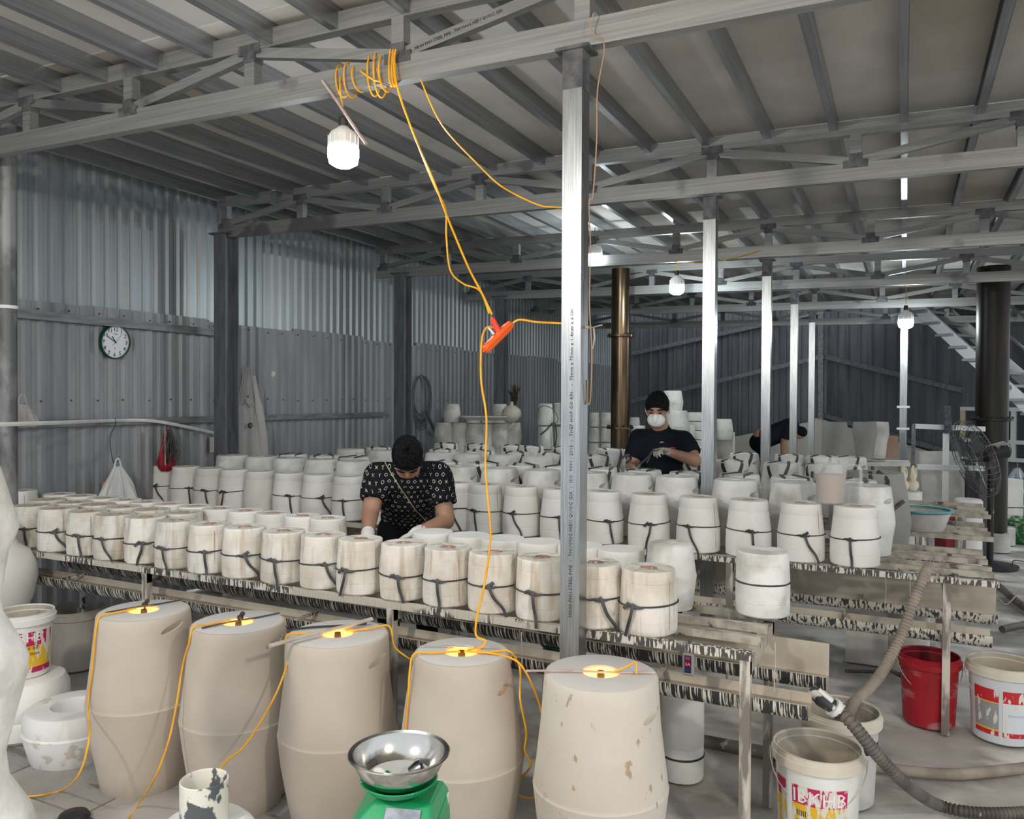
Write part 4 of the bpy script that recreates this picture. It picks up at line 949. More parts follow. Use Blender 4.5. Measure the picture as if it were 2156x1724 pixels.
# behind the masked man
for i, (px, py, s, sy, T, mesh, lb) in enumerate((
    (1343, 945, .62, 1.5, 9.5, OM[0], 'old cylinder mould between bronze flue and masked man'),
    (1336, 905, .45, 1.2, 10.2, OM[1], 'small old mould peeking between the flue and the masked man'),
    (1416, 872, .84, .86, 9.4, OB[0], 'grey barrel mould standing highest behind the masked man head'),
    (1425, 930, .95, 1.0, 9.3, OB[1], 'pale barrel mould under the highest one behind the masked man'),
    (1448, 945, .62, 1.2, 9.4, OB[0], 'narrow old mould behind the masked man shoulder'),
    (1522, 925, .8, .8, 9.6, OB[1], 'old barrel mould half hidden by the second silver post'))):
    old(px, py, T, mesh, lb, s, sy=sy)
for i in range(5):
    p = at(1478, 962-19*i, T=9.6); r = root('flat_mould', p, .1, f'broad flat slab mould in the pile left of the second silver post, {["lowest", "second up", "third up", "fourth up", "topmost"][i]}', 'slab mould', 'pile of broad slab moulds')
    MB().box((0, 0, .052), (.31-.01*(i % 2), .31, .100)).build('slab_body', OLDPL, r)
stackbase(1325, 1530, 9.75, 966, 'long low bench behind the masked man', .8)
p = at(1528, 960, T=10); r = root('plaster_block', p, .1, 'pale rectangular plaster block beyond the second silver post', 'plaster block'); MB().box((0, 0, .14), (.20, .2, .32)).box((0, 0, -.2), (.24, .24, .4)).build('block', OLDPL, r)

# ------------------------------------------------------------ right background
def vase_tall(px, T, m, label):
    p = at(px, 965, T=T); r = root('tall_vase', p, 0, label, 'vase', 'tall open vases on the far table')
    h = (at(px, 888, T=T)-p).z
    MB().lathe([(.078, 0), (.082, .01), (.094, h*.4), (.115, h*.68), (.112, h*.85), (.104, h), (.097, h), (.104, h*.85), (.087, h*.4), (.07, .02), (.001, .02)], 40).build('vase_body', m, r)
vase_tall(1758, 7.75, DARKVASE, 'shaded grey tall vase nearest the narrow steel post')
vase_tall(1820, 7.85, DARKVASE, 'grey tall vase with a lit pale edge, middle one of three')
vase_tall(1846, 8.15, OLDPL, 'pale tall vase mostly hidden behind the grey one')
a = at(1720, 968, T=8.0); b = at(1880, 968, T=8.0)
r = root('work_table', ((a.x+b.x)/2, (a.y+b.y)/2+.1, 0), math.atan2((b-a).y, (b-a).x), 'low table carrying the three tall vases', 'table')
MB().box((0, 0, a.z-.02), ((b-a).length, .7, .04)).build('table_top', OLDPL, r)
for sx in (-1, 1):
    for sy in (-1, 1): MB().box((sx*.33, sy*.30, (a.z-.04)/2), (.05, .05, a.z-.04)).build('leg', LEGM, r)
p = at(1864, 955, T=8.4); r = root('cardboard_box', (p.x, p.y, a.z-.0), .45, 'brown cardboard box behind the tall vases', 'box')
for s in (1,): MB().box((0, 0, .11+.0), (.20, .15, .23)).build('carton', CARD2, r); MB().box((0, 0, .2265), (.20, .03, .002)).build('flap', CARD2, r)
# bisque gourds
for i, px in enumerate((1902, 1922)):
    p = at(px, 1032, T=7.6); r = root('gourd_figurine', p, 0, ['cream gourd shaped bottle vase nearer the white moulds', 'cream gourd shaped bottle vase nearer the grey board'][i], 'gourd vase', 'pair of cream gourd vases')
    MB().lathe([(.03, 0), (.048, .02), (.054, .05), (.045, .08), (.024, .10), (.032, .125), (.030, .15), (.014, .18), (.010, .215), (.012, .235), (.001, .24)], 28).build('vase_body', BISQ, r)
    for k in range(3): 
        aa = k*2.1; MB().tube(catmull([(cos(aa)*.03, sin(aa)*.03, .13), (cos(aa)*.03, sin(aa)*.03, .18), (cos(aa)*.016, sin(aa)*.016, .22)], 3), .006, 6).build('spout', BISQ, r)
p = at(1912, 1045, T=7.6); r = root('plaster_stand', (p.x, p.y, 0), 0, 'white plaster stand under the cream gourd vases', 'stand')
MB().lathe([(.15, 0), (.15, .2), (.12, p.z-.02), (.12, p.z+.05), (.001, p.z+.05)], 32).build('stand_body', CLEAN, r)
# white aluminium frame
T = 8.2
o0 = at(1975, 1060, T=T); r = root('aluminium_frame', (o0.x, o0.y, 0), 0, 'white aluminium frame standing behind the floor fan', 'metal frame'); o = r.location
def fb(a, b, w_=.05, name='frame_bar', m=ALU, dT=0): MB().bar(*rel([at(*a, T=T+dT), at(*b, T=T+dT)], o), w_, w_).build(name, m, r)
fb((1925, 897), (2072, 903)); fb((1928, 983), (2070, 986)); fb((1924, 893), (1922, 990), .03, m=GIRT); fb((1993, 855), (1996, 912), .06, m=GUSS, dT=-.05)
fb((1992, 912), (1990, 1068), .06, dT=.06); fb((1922, 985), (1922, 1150), .045)
p = at(1983, 1060, T=8.5); r = root('grey_board', p, radians(24), 'large grey board leaning behind the aluminium frame', 'board')
r.rotation_euler = (radians(-8), 0, radians(24)); MB().box((0, 0, .26), (.42, .03, .60)).build('board_panel', OLDPL, r); MB().box((0, .05, -.4), (.3, .05, .75)).build('board_foot', OLDPL, r)
# window on the far wall
p = on_right(2030, 960); r = root('window_1', p - V((0, .12, 0)), angR, kind='structure')
wz = on_right(2030, 860).z - p.z
for x in (0, .75, 1.5): MB().box((x, 0, wz/2), (.07, .06, wz)).build('window_frame', TIMBER if x < .1 else ALU, r)
for z in (0, wz*.35, wz): MB().box((.75, -.005, z), (1.57, .06, .06)).build('window_frame', ALU, r)
for x in (.375, 1.125): MB().box((x, .01, wz/2), (.68, .008, wz-.06)).build('window_pane', mat('window_glass', (.05, .06, .07), None, rough=.08), r)
# floor fan
def fan():
    base = at(2084, 1180, Z=.0); base = V((base.x, base.y, 0)); T = (base-CP).dot(Dv)
    T = 7.9; base = at(2084, 1190, T=T); base.z = 0
    r = root('floor_fan', base, 0, 'large black floor fan with a wire cage tilted towards the ceiling', 'floor fan'); o = base
    hub = at(2052, 965, T=T) - o; axis = (at(2010, 985, T=T-.25) - at(2052, 965, T=T)).normalized(); axis = (V((-.93, -.26, -.33))).normalized()
    u = axis.cross(V((0, 0, 1))).normalized(); v_ = u.cross(axis)
    RR = .40; cg = MB()
    for side, dep in ((1, .10), (-1, .10)):
        for k in range(40):
            a = 2*pi*k/40; d = u*cos(a)+v_*sin(a)
            cg.tube([hub+axis*side*dep+d*.06, hub+axis*side*dep*.95+d*RR*.7, hub+axis*side*dep*.55+d*RR*.95, hub+d*RR], .0022, 4, cap=False)
        for q, w_ in ((.06, dep), (RR*.5, dep*.98), (RR*.8, dep*.85), (RR, 0)):
            cg.tube([hub+axis*side*w_+(u*cos(2*pi*k/32)+v_*sin(2*pi*k/32))*q for k in range(33)], .004, 5, cap=False)
    tag(cg.build('wire_cage', mat('dusty_fan_wire', (.06, .062, .066), (.20, .20, .20), 9, .5), r), kind='stuff')
    MB().tube([hub-axis*.06, hub-axis*.10, hub-axis*.30, hub-axis*.33], [.05, .085, .085, .05], 18).build('motor', mat('slip_splashed_motor', (.015, .015, .017), (.35, .33, .29), 7, .6, con=(.52, .58)), r)
    MB().lathe([(.05, -.02), (.05, .03), (.02, .05), (.001, .05)], 16, c=hub).build('hub', GUSS, r)
    for k in range(3):
        a = 2*pi*k/3+.4; d = u*cos(a)+v_*sin(a); e = axis.cross(d)
        MB().add([hub+d*.04+e*.03+axis*.02, hub+d*.04-e*.03-axis*.02, hub+d*.33-e*.09-axis*.03, hub+d*.33+e*.09+axis*.03], [(0, 1, 2, 3)]).build('blade', mat('steel_blade', (.2, .2, .21), None, rough=.3, metal=.8), r)
    yk = hub-axis*.25
    MB().tube([yk, V((.0, 0, yk.z-.12)), V((0, 0, .6)), V((0, 0, .02))], .03, 10).build('pole', mat('worn_black_pole', (.012, .012, .012), (.28, .27, .25), 16, .5, con=(.62, .66)), r)
    MB().lathe([(.25, 0), (.25, .02), (.06, .05), (.03, .06)], 28).build('base', BLACK, r)
fan()
p = at(2060, 1000, T=8.3); r = root('dark_cabinet', (p.x, p.y, 0), YAW, 'dark grey narrow steel cabinet between the fan and the black flue', 'cabinet')
MB().box((.02, 0, .50), (.13, .15, 1.0)).build('cabinet_body', mat('dark_grey_steel', (.06, .06, .065), None, rough=.6), r); MB().box((.02, -.078, .50), (.11, .006, .92)).build('door', mat('dark_grey_steel2', (.075, .075, .08), None, rough=.6), r)
# red box, white block, misc to the right of racks
p = at(2004, 1120, T=7.6); r = root('red_box', (p.x, p.y, 0), YAW, 'dark red box on the floor beyond the farthest rack end', 'box')
MB().box((0, 0, .33), (.22, .2, .66)).build('box_body', mat('dark_red_paint', (.25, .012, .016), None, rough=.6), r); MB().box((-.02, -.0, .67), (.17, .05, .02)).build('orange_tool_handle', mat('orange_handle', (.85, .18, .02)), r)
p = at(2038, 1120, T=7.5); r = root('plaster_mould', (p.x, p.y, 0), 0, 'white cylinder mould standing on end beside the dark red box', 'plaster mould')
MB().lathe([(.12, 0), (.12, .70), (.10, .72), (.001, .72)], 28, wob=.002).build('mould_body', CLEAN, r)
p = at(2122, 1108, T=9.8); r = root('plaster_block', (p.x, p.y, 0), YAW, 'upright cream mould block with a strap beyond the black flue', 'plaster block')
MB().box((0, 0, .34), (.24, .2, .68)).build('block', CLEAN, r); MB().box((0, 0, .34), (.246, .206, .012)).build('rubber_strap', RUBBER, r)
p = at(2142, 1110, T=9.3); r = root('green_basin', (p.x+.05, p.y, 0), 0, 'green patterned basin on the bright floor at the hall edge', 'basin')
MB().lathe([(.17, 0), (.25, .26), (.26, .27), (.24, .265), (.16, .02), (.001, .02)], 32).build('bowl', mat('green_pattern', (.02, .16, .04), (.5, .52, .42), 14, .5, con=(.5, .6)), r)
p = at(2140, 1030, T=9.6); cloth_bag(2142, 985, 0, 0, .22, .42, mat('blue_grey_film', (.16, .2, .28), (.45, .48, .5), 5, .3, alpha=.9), 'blue grey plastic sack slumped on the far table', 'plastic bag', 'plastic_bag', 4., T=10.4)
p = at(2140, 1062, T=10.4); r = root('work_table', (p.x, p.y, 0), YAW, 'small table under the blue grey sack', 'table'); MB().box((.1, .1, p.z), (.7, .6, .03)).build('table_top', OLDPL, r)
for sx in (-.2, .4): MB().box((sx, .1, p.z/2), (.04, .5, p.z-.03)).build('leg', OLDPL, r)
random.seed(31)
for i, (px, py) in enumerate(((2100, 1160), (2078, 1150), (2112, 1145), (2060, 1160), (2092, 1138))):
    p = at(px, py, Z=0); r = root('ring_mould', (p.x, p.y, 0), 0, ['short ring mould nearest the fan pole foot', 'short ring mould behind the fan pole', 'short ring mould on the bright floor side', 'short ring mould partly under the rack end', 'short ring mould farthest back by the flue foot'][i], 'ring mould', 'short ring moulds on the floor by the fan')
    MB().lathe([(.12, 0), (.12, .19), (.11, .2), (.06, .2), (.055, .05), (.001, .05)], 28).build('mould_body', OLDPL, r)

# ------------------------------------------------------------ buckets
def bucket(loc, R, H, body, rim, label, lab=None, txt=None, tx_a=0, handle=True, grip=None, hang=-.9, inner=SLIPL, fill=.02, lip=True, cat='bucket', s_lab=(.12, .72), ha=0):
    r = root('bucket', loc, 0, label, cat); Rb = R*.86
    MB().lathe([(Rb-.01, 0), (Rb, .008), (R-.006, H-.055)], 44).build('wall', body, r)
    MB().lathe([(R-.006, H-.055), (R+.008, H-.05), (R+.010, H-.022), (R+.003, H-.018), (R+.004, H-.010), (R, H-.008), (R+.002, H), (R-.005, H), (R-.010, H-.03)], 44).build('rim', rim, r)
    MB().lathe([(R-.008, H-.005), (Rb-.004, fill+.01), (.001, fill)], 44).build('lining', inner, r)
    def rad(z): return Rb + (R-.006-Rb)*(z/(H-.055))
    if lab:
        for (m, a0, a1) in lab:
            z0, z1 = H*s_lab[0], H*s_lab[1]; n = 24; g = []
            for z in (z0, z1): g.append([((rad(z)+.0012)*cos(a0+(a1-a0)*j/n), (rad(z)+.0012)*sin(a0+(a1-a0)*j/n), z) for j in range(n+1)])
            MB().sheet(g).build('label', m, r)
    if txt:
        for (body_t, size, ang, z, m) in txt: wrap_text('lettering', body_t, size, rad(z)+.001, ang, z, m, r, (R-Rb)/H)
    if handle:
        pts = []
        for k in range(15):
            t = k/14*pi; y = (R+.014)*cos(t); d = R*1.05*sin(t)
            q = V((y, -abs(d)*cos(abs(hang))*1.0 - (R*.25)*sin(t), H-.03 - d*sin(abs(hang))*1.15)); pts.append(Matrix.Rotation(ha, 3, 'Z') @ q)
        MB().tube(pts, .0022, 6).build('handle', WICK, r)
        if grip: MB().tube(pts[6:10], .010, 8).build('grip', grip, r)
    return r
FW = lambda p: -pi/2 + math.atan2(-p[0], p[1])
# front right bucket
p = at(1726, 1705, Z=0); H = .37; R = .155
p = at(1722, 1567, Z=H); p.z = 0; a = FW(p)
bucket(p, R, H, WHITEP, mat('cream_rim', (.70, .65, .55), (.62, .56, .46), 5, .7), 'open bucket with magenta and yellow label, nearest the camera under the gutter end', [(LAB1, a-.62, a+.75), (LAB1, a-1.3, a-.82)],
       [('IBKHB', .070, a+.05, H*.615, WINK), ('IIIII', .03, a-.38, H*.45, INKT), ('IIIII', .03, a-.38, H*.36, INKT), ('IIIII', .03, a-.38, H*.27, INKT)], grip=BLACK, hang=-1.0, ha=a+pi/2)
# bucket behind
p = at(1768, 1490, Z=.37); p.z = 0; a = FW(p)
bucket(p, .155, .37, OLDPL, mat('cream_rim', (.70, .65, .55)), 'slip coated bucket behind the nearest one, dark blue band round it', [(NAVY, a-1.4, a+1.4)], handle=False, s_lab=(.62, .72))
# red bucket
p = at(1957, 1372, Z=.36); p.z = 0; a = FW(p)
bucket(p, .14, .35, REDB, REDB, 'dirty red bucket on the floor beside the tall rack leg', inner=mat('dark_red_inside', (.18, .004, .012), None, rough=.5), hang=-1.1, ha=a+pi/2+.3)
# right edge bucket
p = at(2113, 1392, Z=.37); p.z = 0; a = FW(p)
bucket(p, .155, .37, mat('greyish_white_plastic', (.62, .64, .66)), mat('cream_rim', (.70, .65, .55)), 'open paint bucket with red and grey label at the frame edge', [(LAB3, a-.95, a-.12), (LAB4, a+.0, a+1.1)], [('=====', .03, a+.45, .15, mat('pale_blue_ink', (.35, .5, .65)))], hang=-1.15, ha=a+pi/2)
# left paint bucket on a plaster round
p = at(48, 1285, Z=.60); zb = .60-.31; p.z = zb; a = FW(p)
bucket(p, .135, .31, WHITEP, WHITEP, 'flaking magenta and yellow paint bucket standing on a white plaster disc', [(LAB2, a-1.2, a+1.15)], [('RBHB', .060, a+.12, .200, WINK), ('6 30 07', .026, a+.2, .150, INKT), ('AT  NATION', .018, a+.15, .122, INKT)], handle=False, s_lab=(.10, .74))
r = root('plaster_disc', (p.x+.03, p.y, 0), 0, 'thick white plaster mould under the flaking paint bucket', 'plaster mould')
MB().lathe([(.15, 0), (.19, .03), (.195, .10), (.185, .115), (.19, .13), (.185, .24), (.165, zb-.008), (.15, zb-.001), (.001, zb-.001)], 44, wob=.003).build('mould_body', CLEAN, r)
# grimy bucket
p = at(160, 1278, Z=.36); p.z = 0; a = FW(p)
rb = bucket(p, .165, .36, GREYPL, GREYPL, 'grimy grey brown bucket behind the first clay barrel', inner=GREYPL, hang=-.9, ha=a+pi/2)
q = root('dipper_pipe', p + V((.02, .03, .03)), 0, 'slip splashed short pipe standing in the grimy bucket', 'pipe'); MB().tube([(0, 0, 0), (-.03, .02, .42)], .016, 12).build('shaft', mat('slip_splashed_pipe', (.05, .05, .05), (.55, .55, .53), 14, .5, con=(.45, .5)), q)
p = at(98, 1240, Y=3.85); q = root('brown_board', (p.x, p.y, 0), radians(15), 'dark brown hardboard panel leaning behind the buckets', 'board'); MB().box((0, 0, .18), (.34, .015, .36)).build('panel', CARD, q)
# donut mould
p = at(158, 1588, Z=0)
r = root('ring_mould', p, 0, 'white ring mould with an open centre on the floor slabs beside the first clay barrel', 'ring mould'); r.scale = (.95, .95, .80)
MB().lathe([(.178, 0), (.19, .01), (.220, .14), (.228, .175), (.221, .185), (.224, .195), (.216, .268), (.203, .288), (.190, .292), (.105, .290), (.097, .275), (.092, .10), (.001, .10)], 56, wob=.002).build('mould_body', mat('patched_white_plaster', (.78, .77, .74), (.86, .85, .83), 3, .85, 0, .3, c3=(.66, .60, .52), s3=5, con3=(.60, .62)), r)

# ------------------------------------------------------------ left edge: large plaster forms and pale vase
def near_form(px, py, T, prof, m, label, sx=1.):
    p = at(px, py, T=T); r = root('plaster_form', (p.x, p.y, 0), 0, label, 'plaster form'); MB().lathe(prof, 48, wob=.006, seed=px*.01).build('form_body', m, r); return r
p = at(-70, 1300, T=2.05)
def zpx(py, T): return at(-70, py, T=T).z
ROUGHW = mat('rough_wet_white_plaster', (.74, .735, .70), (.86, .85, .82), 14, .32, 0, 1.0, c3=(.62, .59, .52), s3=6, con3=(.5, .65))
z = lambda py: at(-80, py, T=1.95).z
s = 1.95/F
ed = [(1900, 150), (1790, 160), (1724, 140), (1652, 96), (1600, 92), (1440, 132), (1400, 136), (1375, 128), (1292, 84), (1265, 82), (1168, 98), (1118, 118), (1108, 117), (990, 84), (930, 60)]
near_form(-88, 1300, 1.95, [(.18, 0)] + [(r_*s*.93, z(y_)) for y_, r_ in ed] + [(.001, z(925))], ROUGHW, 'stacked rough white plaster forms at the frame edge, very close')
p = at(5, 1275, Z=.55); s = 4.0/F
T = 4.35; z = lambda py: at(0, py, T=T).z; s = T/F*.97; p = at(-4, 1200, T=T)
r = root('pale_vase', (p.x, p.y, 0), 0, 'smooth pale gourd shaped vase behind the paint bucket', 'vase')
MB().lathe([(.11, 0), (.10, z(1330)), (.13, z(1290)), (66*s, z(1262)), (76*s, z(1215)), (74*s, z(1190)), (60*s, z(1160)), (38*s, z(1145)), (34*s, z(1135)), (40*s, z(1110)), (.06, z(1090)), (.001, z(1088))], 48).build('vase_body', mat('smooth_pale_clay', (.66, .64, .60), (.70, .68, .64), 3, .6), r)

# ------------------------------------------------------------ cup, scale
p = at(430, 1700, Z=.40); p = at(430, 1650, T=2.15)
r = root('pipe_cup', p - V((0, 0, .0)), 0, 'slip splashed short pipe standing on a white plaster mould', 'pipe cup'); s = 2.15/F
zt = at(427, 1640, T=2.15).z; r.location.z = zt-.115
MB().lathe([(.060, 0), (.062, .004), (.063, .115), (.0605, .117), (.058, .112), (.056, .006), (.001, .005)], 40).build('pipe_wall', mat('slip_splashed_grey_pipe', (.78, .75, .66), (.10, .11, .12), 11, .5, 0, .4, st=(1, 1, .8), con=(.50, .52)), r)
q = root('plaster_block', (r.location.x, r.location.y, 0), 0, 'white plaster mould under the splashed pipe cup', 'plaster mould'); zz = zt-.116
MB().lathe([(.19, 0), (.195, zz-.20), (.16, zz-.07), (.125, zz-.018), (.105, zz), (.001, zz)], 44, wob=.003).build('mould_body', ROUGHW, q)
p = at(155, 1724, Z=.02); q = root('black_lid', p, 0, 'black round lid on the floor slabs near the cord', 'lid'); MB().lathe([(.05, 0), (.06, .004), (.05, .022), (.001, .03)], 28).build('lid_shell', BLACK, q)

T = 1.95; p = at(840, 1724, T=T); s = T/F
pz = lambda py: at(840, py, T=T).z
r = root('weighing_scale', (p.x, p.y, 0), YAW + radians(-8), 'green enamel kitchen scale with a white speckled body', 'scale'); o = r.location
ztop = pz(1668)
def tbox(mb, pts_b, pts_t): mb.add(pts_b+pts_t, [(3, 2, 1, 0), (4, 5, 6, 7), (0, 1, 5, 4), (1, 2, 6, 5), (2, 3, 7, 6), (3, 0, 4, 7)])
hx, hy = .105, .10
mb = MB(); B_ = [(-hx-.02, -hy, ztop-.28), (hx+.01, -hy, ztop-.28), (hx+.01, hy, ztop-.28), (-hx-.02, hy, ztop-.28)]
M_ = [(-hx, -hy, ztop-.055), (hx, -hy, ztop-.055), (hx, hy, ztop-.03), (-hx, hy, ztop-.03)]
T_ = [(-hx+.055, -hy*.45, ztop), (hx-.012, -hy*.45, ztop), (hx-.012, hy*.8, ztop), (-hx+.055, hy*.8, ztop)]
tbox(mb, B_, M_); tbox(mb, M_, T_); b = mb.build('body', GREEN, r)
bv = b.modifiers.new('bevel', 'BEVEL'); bv.width = .008; bv.segments = 3
MB().box((0, 0, ztop-.30), (.24, .22, .03)).build('base', GREEN, r)
zst = ztop-.33
MB().box((0, 0, zst/2), (.30, .28, zst)).build('stand_block', OLDPL, r)
pl_ = MB().box((0, 0, 0), (.085, .045, .002)).build('rating_plate', mat('grey_rating_plate', (.22, .24, .30), (.34, .36, .42), 30, .4, .4), r); 
dn = V((0, -.055, .055)); nrm = V((0, -.70, 0.72)).normalized()
yy = -hy*.45; pl_.matrix_local = Matrix.Translation(V((.028, -.074, ztop-.0245))) @ Matrix.Rotation(math.atan2(.055, .055), 4, 'X')
MB().lathe([(.006, 0), (.006, .05)], 10, c=(-.03, 0, ztop)).build('stem', GREEN, r)
MB().box((-.035, -.01, ztop+.015), (.02, .02, .04)).build('stem', GREEN, r); MB().box((.045, -.01, ztop+.012), (.01, .01, .03)).build('stem', GREEN, r)
zp = pz(1655); MB().lathe([(.045, zp-.012), (.078, zp+.004), (.095, zp+.022), (.092, zp+.024), (.05, zp+.0), (.001, zp-.002)], 40).build('pan_holder', GREEN, r)
q = root('weighing_bowl', (p.x, p.y, zp+.008), 0, 'shiny stainless steel bowl on the green scale with water in it', 'bowl')
hb = pz(1583)-(zp+.008)
MB().lathe([(.035, 0), (.060, .003), (.082, hb*.22), (.100, hb*.5), (.110, hb*.78), (.1135, hb*.97), (.1235, hb), (.1245, hb+.002), (.1225, hb+.004), (.112, hb+.0015), (.108, hb*.8), (.098, hb*.52), (.080, hb*.25), (.058, .007), (.001, .006)], 64).build('bowl_shell', STEEL, q)
MB().lathe([(.078, .022), (.001, .0222)], 40).build('water', mat('milky_water', (.55, .56, .55), None, rough=.05, spec=.8), q)
q2 = root('steel_nozzle', (p.x+.050, p.y+.01, zp+.045), 0, 'small dark round steel nozzle leaning inside the weighing bowl', 'nozzle')
mb = MB().lathe([(.018, -.02), (.024, 0), (.024, .012), (.012, .014), (.010, .006), (.001, .006)], 24); Rm = Matrix.Rotation(radians(60), 3, 'Y') @ Matrix.Rotation(radians(-30), 3, 'X'); mb.v = [tuple(Rm @ V(v)) for v in mb.v]
mb.build('nozzle_head', mat('dark_steel', (.18, .18, .18), None, rough=.25, metal=1), q2)
q3 = root('soap_lump', (p.x-.045, p.y-.02, zp+.034), 0, 'small white lump in the water of the weighing bowl', 'plaster lump'); MB().ell((0, 0, 0), (.018, .013, .010)).build('lump', CLEAN, q3)

# ------------------------------------------------------------ under the racks
p = at(1432, 1530, T=3.25); p = at(1432, 1625, Z=.02); 
r = root('plaster_mould', (p.x, p.y+.02, 0), 0, 'tall pale cylinder mould on the floor under the gutter, strap near its foot', 'plaster mould')
MB().lathe([(.092, 0), (.096, .01), (.096, .14), (.094, .143), (.097, .147), (.095, .42), (.085, .435), (.001, .435)], 40, wob=.002).build('mould_body', CLEAN, r)
MB().lathe([(.096, .096), (.0995, .098), (.0995, .104), (.096, .106)], 36).build('rubber_strap', RUBBER, r)
p = at(1168, 1362, Y=3.52); r = root('green_basin', (p.x, 3.62, 0), 0, 'dark green basin on a stand behind the big silver post', 'basin')
zc_ = p.z; MB().lathe([(.06, zc_-.04), (.11, zc_-.015), (.14, zc_+.06), (.135, zc_+.06), (.10, zc_-.01), (.001, zc_-.02)], 32).build('bowl', DGREEN, r)
MB().lathe([(.10, 0), (.10, zc_-.042), (.001, zc_-.041)], 24).build('stand', OLDPL, r)
p = at(1450, 1396, Y=2.81); r = root('display_device', (p.x, 2.81, p.z), 0, 'small grey device with red 3A digits clipped under the nearest rack', 'device')
MB().box((0, 0, 0), (.042, .025, .085)).build('case', mat('grey_case', (.25, .24, .22), None, rough=.5), r).modifiers.new('b', 'BEVEL').width = .006
MB().box((0, -.0135, .0), (.024, .002, .062)).build('screen', GLASSD, r); text_obj('digits', '3A', .016, REDL, r, rotm((1, 0, 0), (0, 0, 1), (0, -.0155, 0)), .0003); MB().box((0, -.015, .022), (.016, .001, .010)).build('red_bar', mat('dim_red', (.3, .01, .06)), r)
MB().tube([(0, .005, .04), (0, .012, .09)], .006, 6).build('clip', GUSS, r)
p = at(1918, 1262, Z=.0); p = at(1912, 1262, Y=5.45); r = root('blue_lid', (p.x, 5.45, 0), 0, 'round slate blue lid leaning low behind the caked gutter', 'lid')
MB().lathe([(.17, p.z-.03), (.175, p.z-.02), (.16, p.z), (.001, p.z+.005)], 36).build('lid_disc', mat('slate_blue_plastic', (.10, .13, .17), None, rough=.5), r); MB().lathe([(.12, 0), (.12, p.z-.032)], 20).build('lid_base', OLDPL, r)
# hoses
def hose(W, R, m, label, n=10, ribbed=True, ribs=220, name='suction_hose'):
    C = catmull(W, n*3 if ribbed else n); rad = R
    if ribbed:
        # resample evenly
        L = [0]
        for a, b in zip(C, C[1:]): L.append(L[-1]+(b-a).length)
        tot = L[-1]; step = .0055; k = int(tot/step); out = []; j = 0
        for i in range(k+1):
            s_ = i*tot/k
            while j < len(L)-2 and L[j+1] < s_: j += 1
            t = (s_-L[j])/max(1e-9, L[j+1]-L[j]); out.append(C[j].lerp(C[j+1], min(1, t)))
        C = out; rad = [R*(1.09 if i % 3 else .86) for i in range(len(C))]
    o = MB().tube(rel(C, W[0]), rad, 12).build(name, m, None, W[0]); return tag(o, label, 'hose')
W = [at(1957, 1195, Z=.80), at(1950, 1203, T=3.78), at(1930, 1250, T=3.72), at(1900, 1330, T=3.68), at(1860, 1410, T=3.6), at(1830, 1448, T=3.5), at(1800, 1480, T=3.38), at(1785, 1520, T=3.3)]
hose(W, .0225, HOSEB, 'clay coated ribbed hose slanting from the middle rack down into the buckets')
W = [at(1760, 1490, T=2.75), at(1790, 1520, T=2.68), at(1835, 1575, T=2.62), at(1890, 1630, T=2.62), at(1950, 1680, T=2.68), at(2010, 1706, Z=.05), at(2090, 1718, Z=.03), at(2200, 1722, Z=.03)]
W = [at(1768, 1498, T=2.80), at(1800, 1530, T=2.76), at(1850, 1592, T=2.78), at(1905, 1648, T=2.85), at(1965, 1690, Z=.06), at(2030, 1708, Z=.032), at(2110, 1712, Z=.030), at(2220, 1706, Z=.030)]
hose(W, .0215, HOSE, 'dark ribbed suction hose curling across the floor at the frame corner')
p = at(1712, 1455, T=2.86); r = root('hose_valve', p, 0, 'slip splashed valve with white lever joining the dark hose to the gutter', 'valve')
E_ = rel([at(1712, 1455, T=2.88), at(1730, 1470, T=2.84), at(1750, 1485, T=2.81), at(1772, 1500, T=2.79)], p)
MB().tube(E_, [.022, .030, .026, .030], 14).build('valve_body', mat('splashed_black_fitting', (.04, .04, .045), (.6, .58, .52), 22, .5, con=(.5, .54)), r)
MB().tube(rel([at(1752, 1487, T=2.80), at(1760, 1493, T=2.80)], p), .034, 14).build('clamp', ALU, r); MB().tube(rel([at(1724, 1452, T=2.78), at(1753, 1476, T=2.76)], p), .013, 8, flat=.6).build('lever', WHITEP, r)
hose([at(1480, 1560, Z=.03), at(1560, 1575, Z=.03), at(1640, 1590, Z=.03), at(1700, 1600, Z=.03)], .03, HOSE, 'dusty dark hose lying on the floor behind the tall pale mould', ribbed=False)
hose([at(1825, 1612, Z=.025), at(1900, 1622, Z=.025), at(2000, 1630, Z=.025), at(2080, 1625, Z=.025), at(2200, 1612, Z=.025)], .024, HOSEB, 'grey clay dusted hose lying level across the floor', ribbed=False)
hose([at(2080, 1215, Z=.03), at(2110, 1240, Z=.03), at(2135, 1262, Z=.03), at(2175, 1290, Z=.03)], .03, HOSE, 'dark hose crossing the floor beyond the middle rack end', ribbed=False)
hose([at(2110, 1325, Z=.03), at(2140, 1318, Z=.03), at(2190, 1308, Z=.03)], .025, HOSE, 'short brown hose leaving the caked gutter at the frame edge', ribbed=False)
cord(None, .006, GREYPL, 'thin looping brown hose on the floor beyond the tall rack leg', 'thin_hose', 'hose', world=[at(2010, 1270, Z=.02), at(2025, 1248, Z=.14), at(2045, 1262, Z=.02), at(2062, 1280, Z=.02), at(2075, 1245, Z=.18), at(2100, 1258, Z=.08), at(2120, 1272, Z=.02), at(2150, 1240, Z=.12)])
cord(None, .010, RUBBER, 'flat black strap lying on the floor before the red bucket', 'floor_strap', 'strap', world=[at(1780, 1412, Z=.02), at(1840, 1414, Z=.02), at(1870, 1410, Z=.05), at(1890, 1420, Z=.02), at(1900, 1425, Z=.02)])
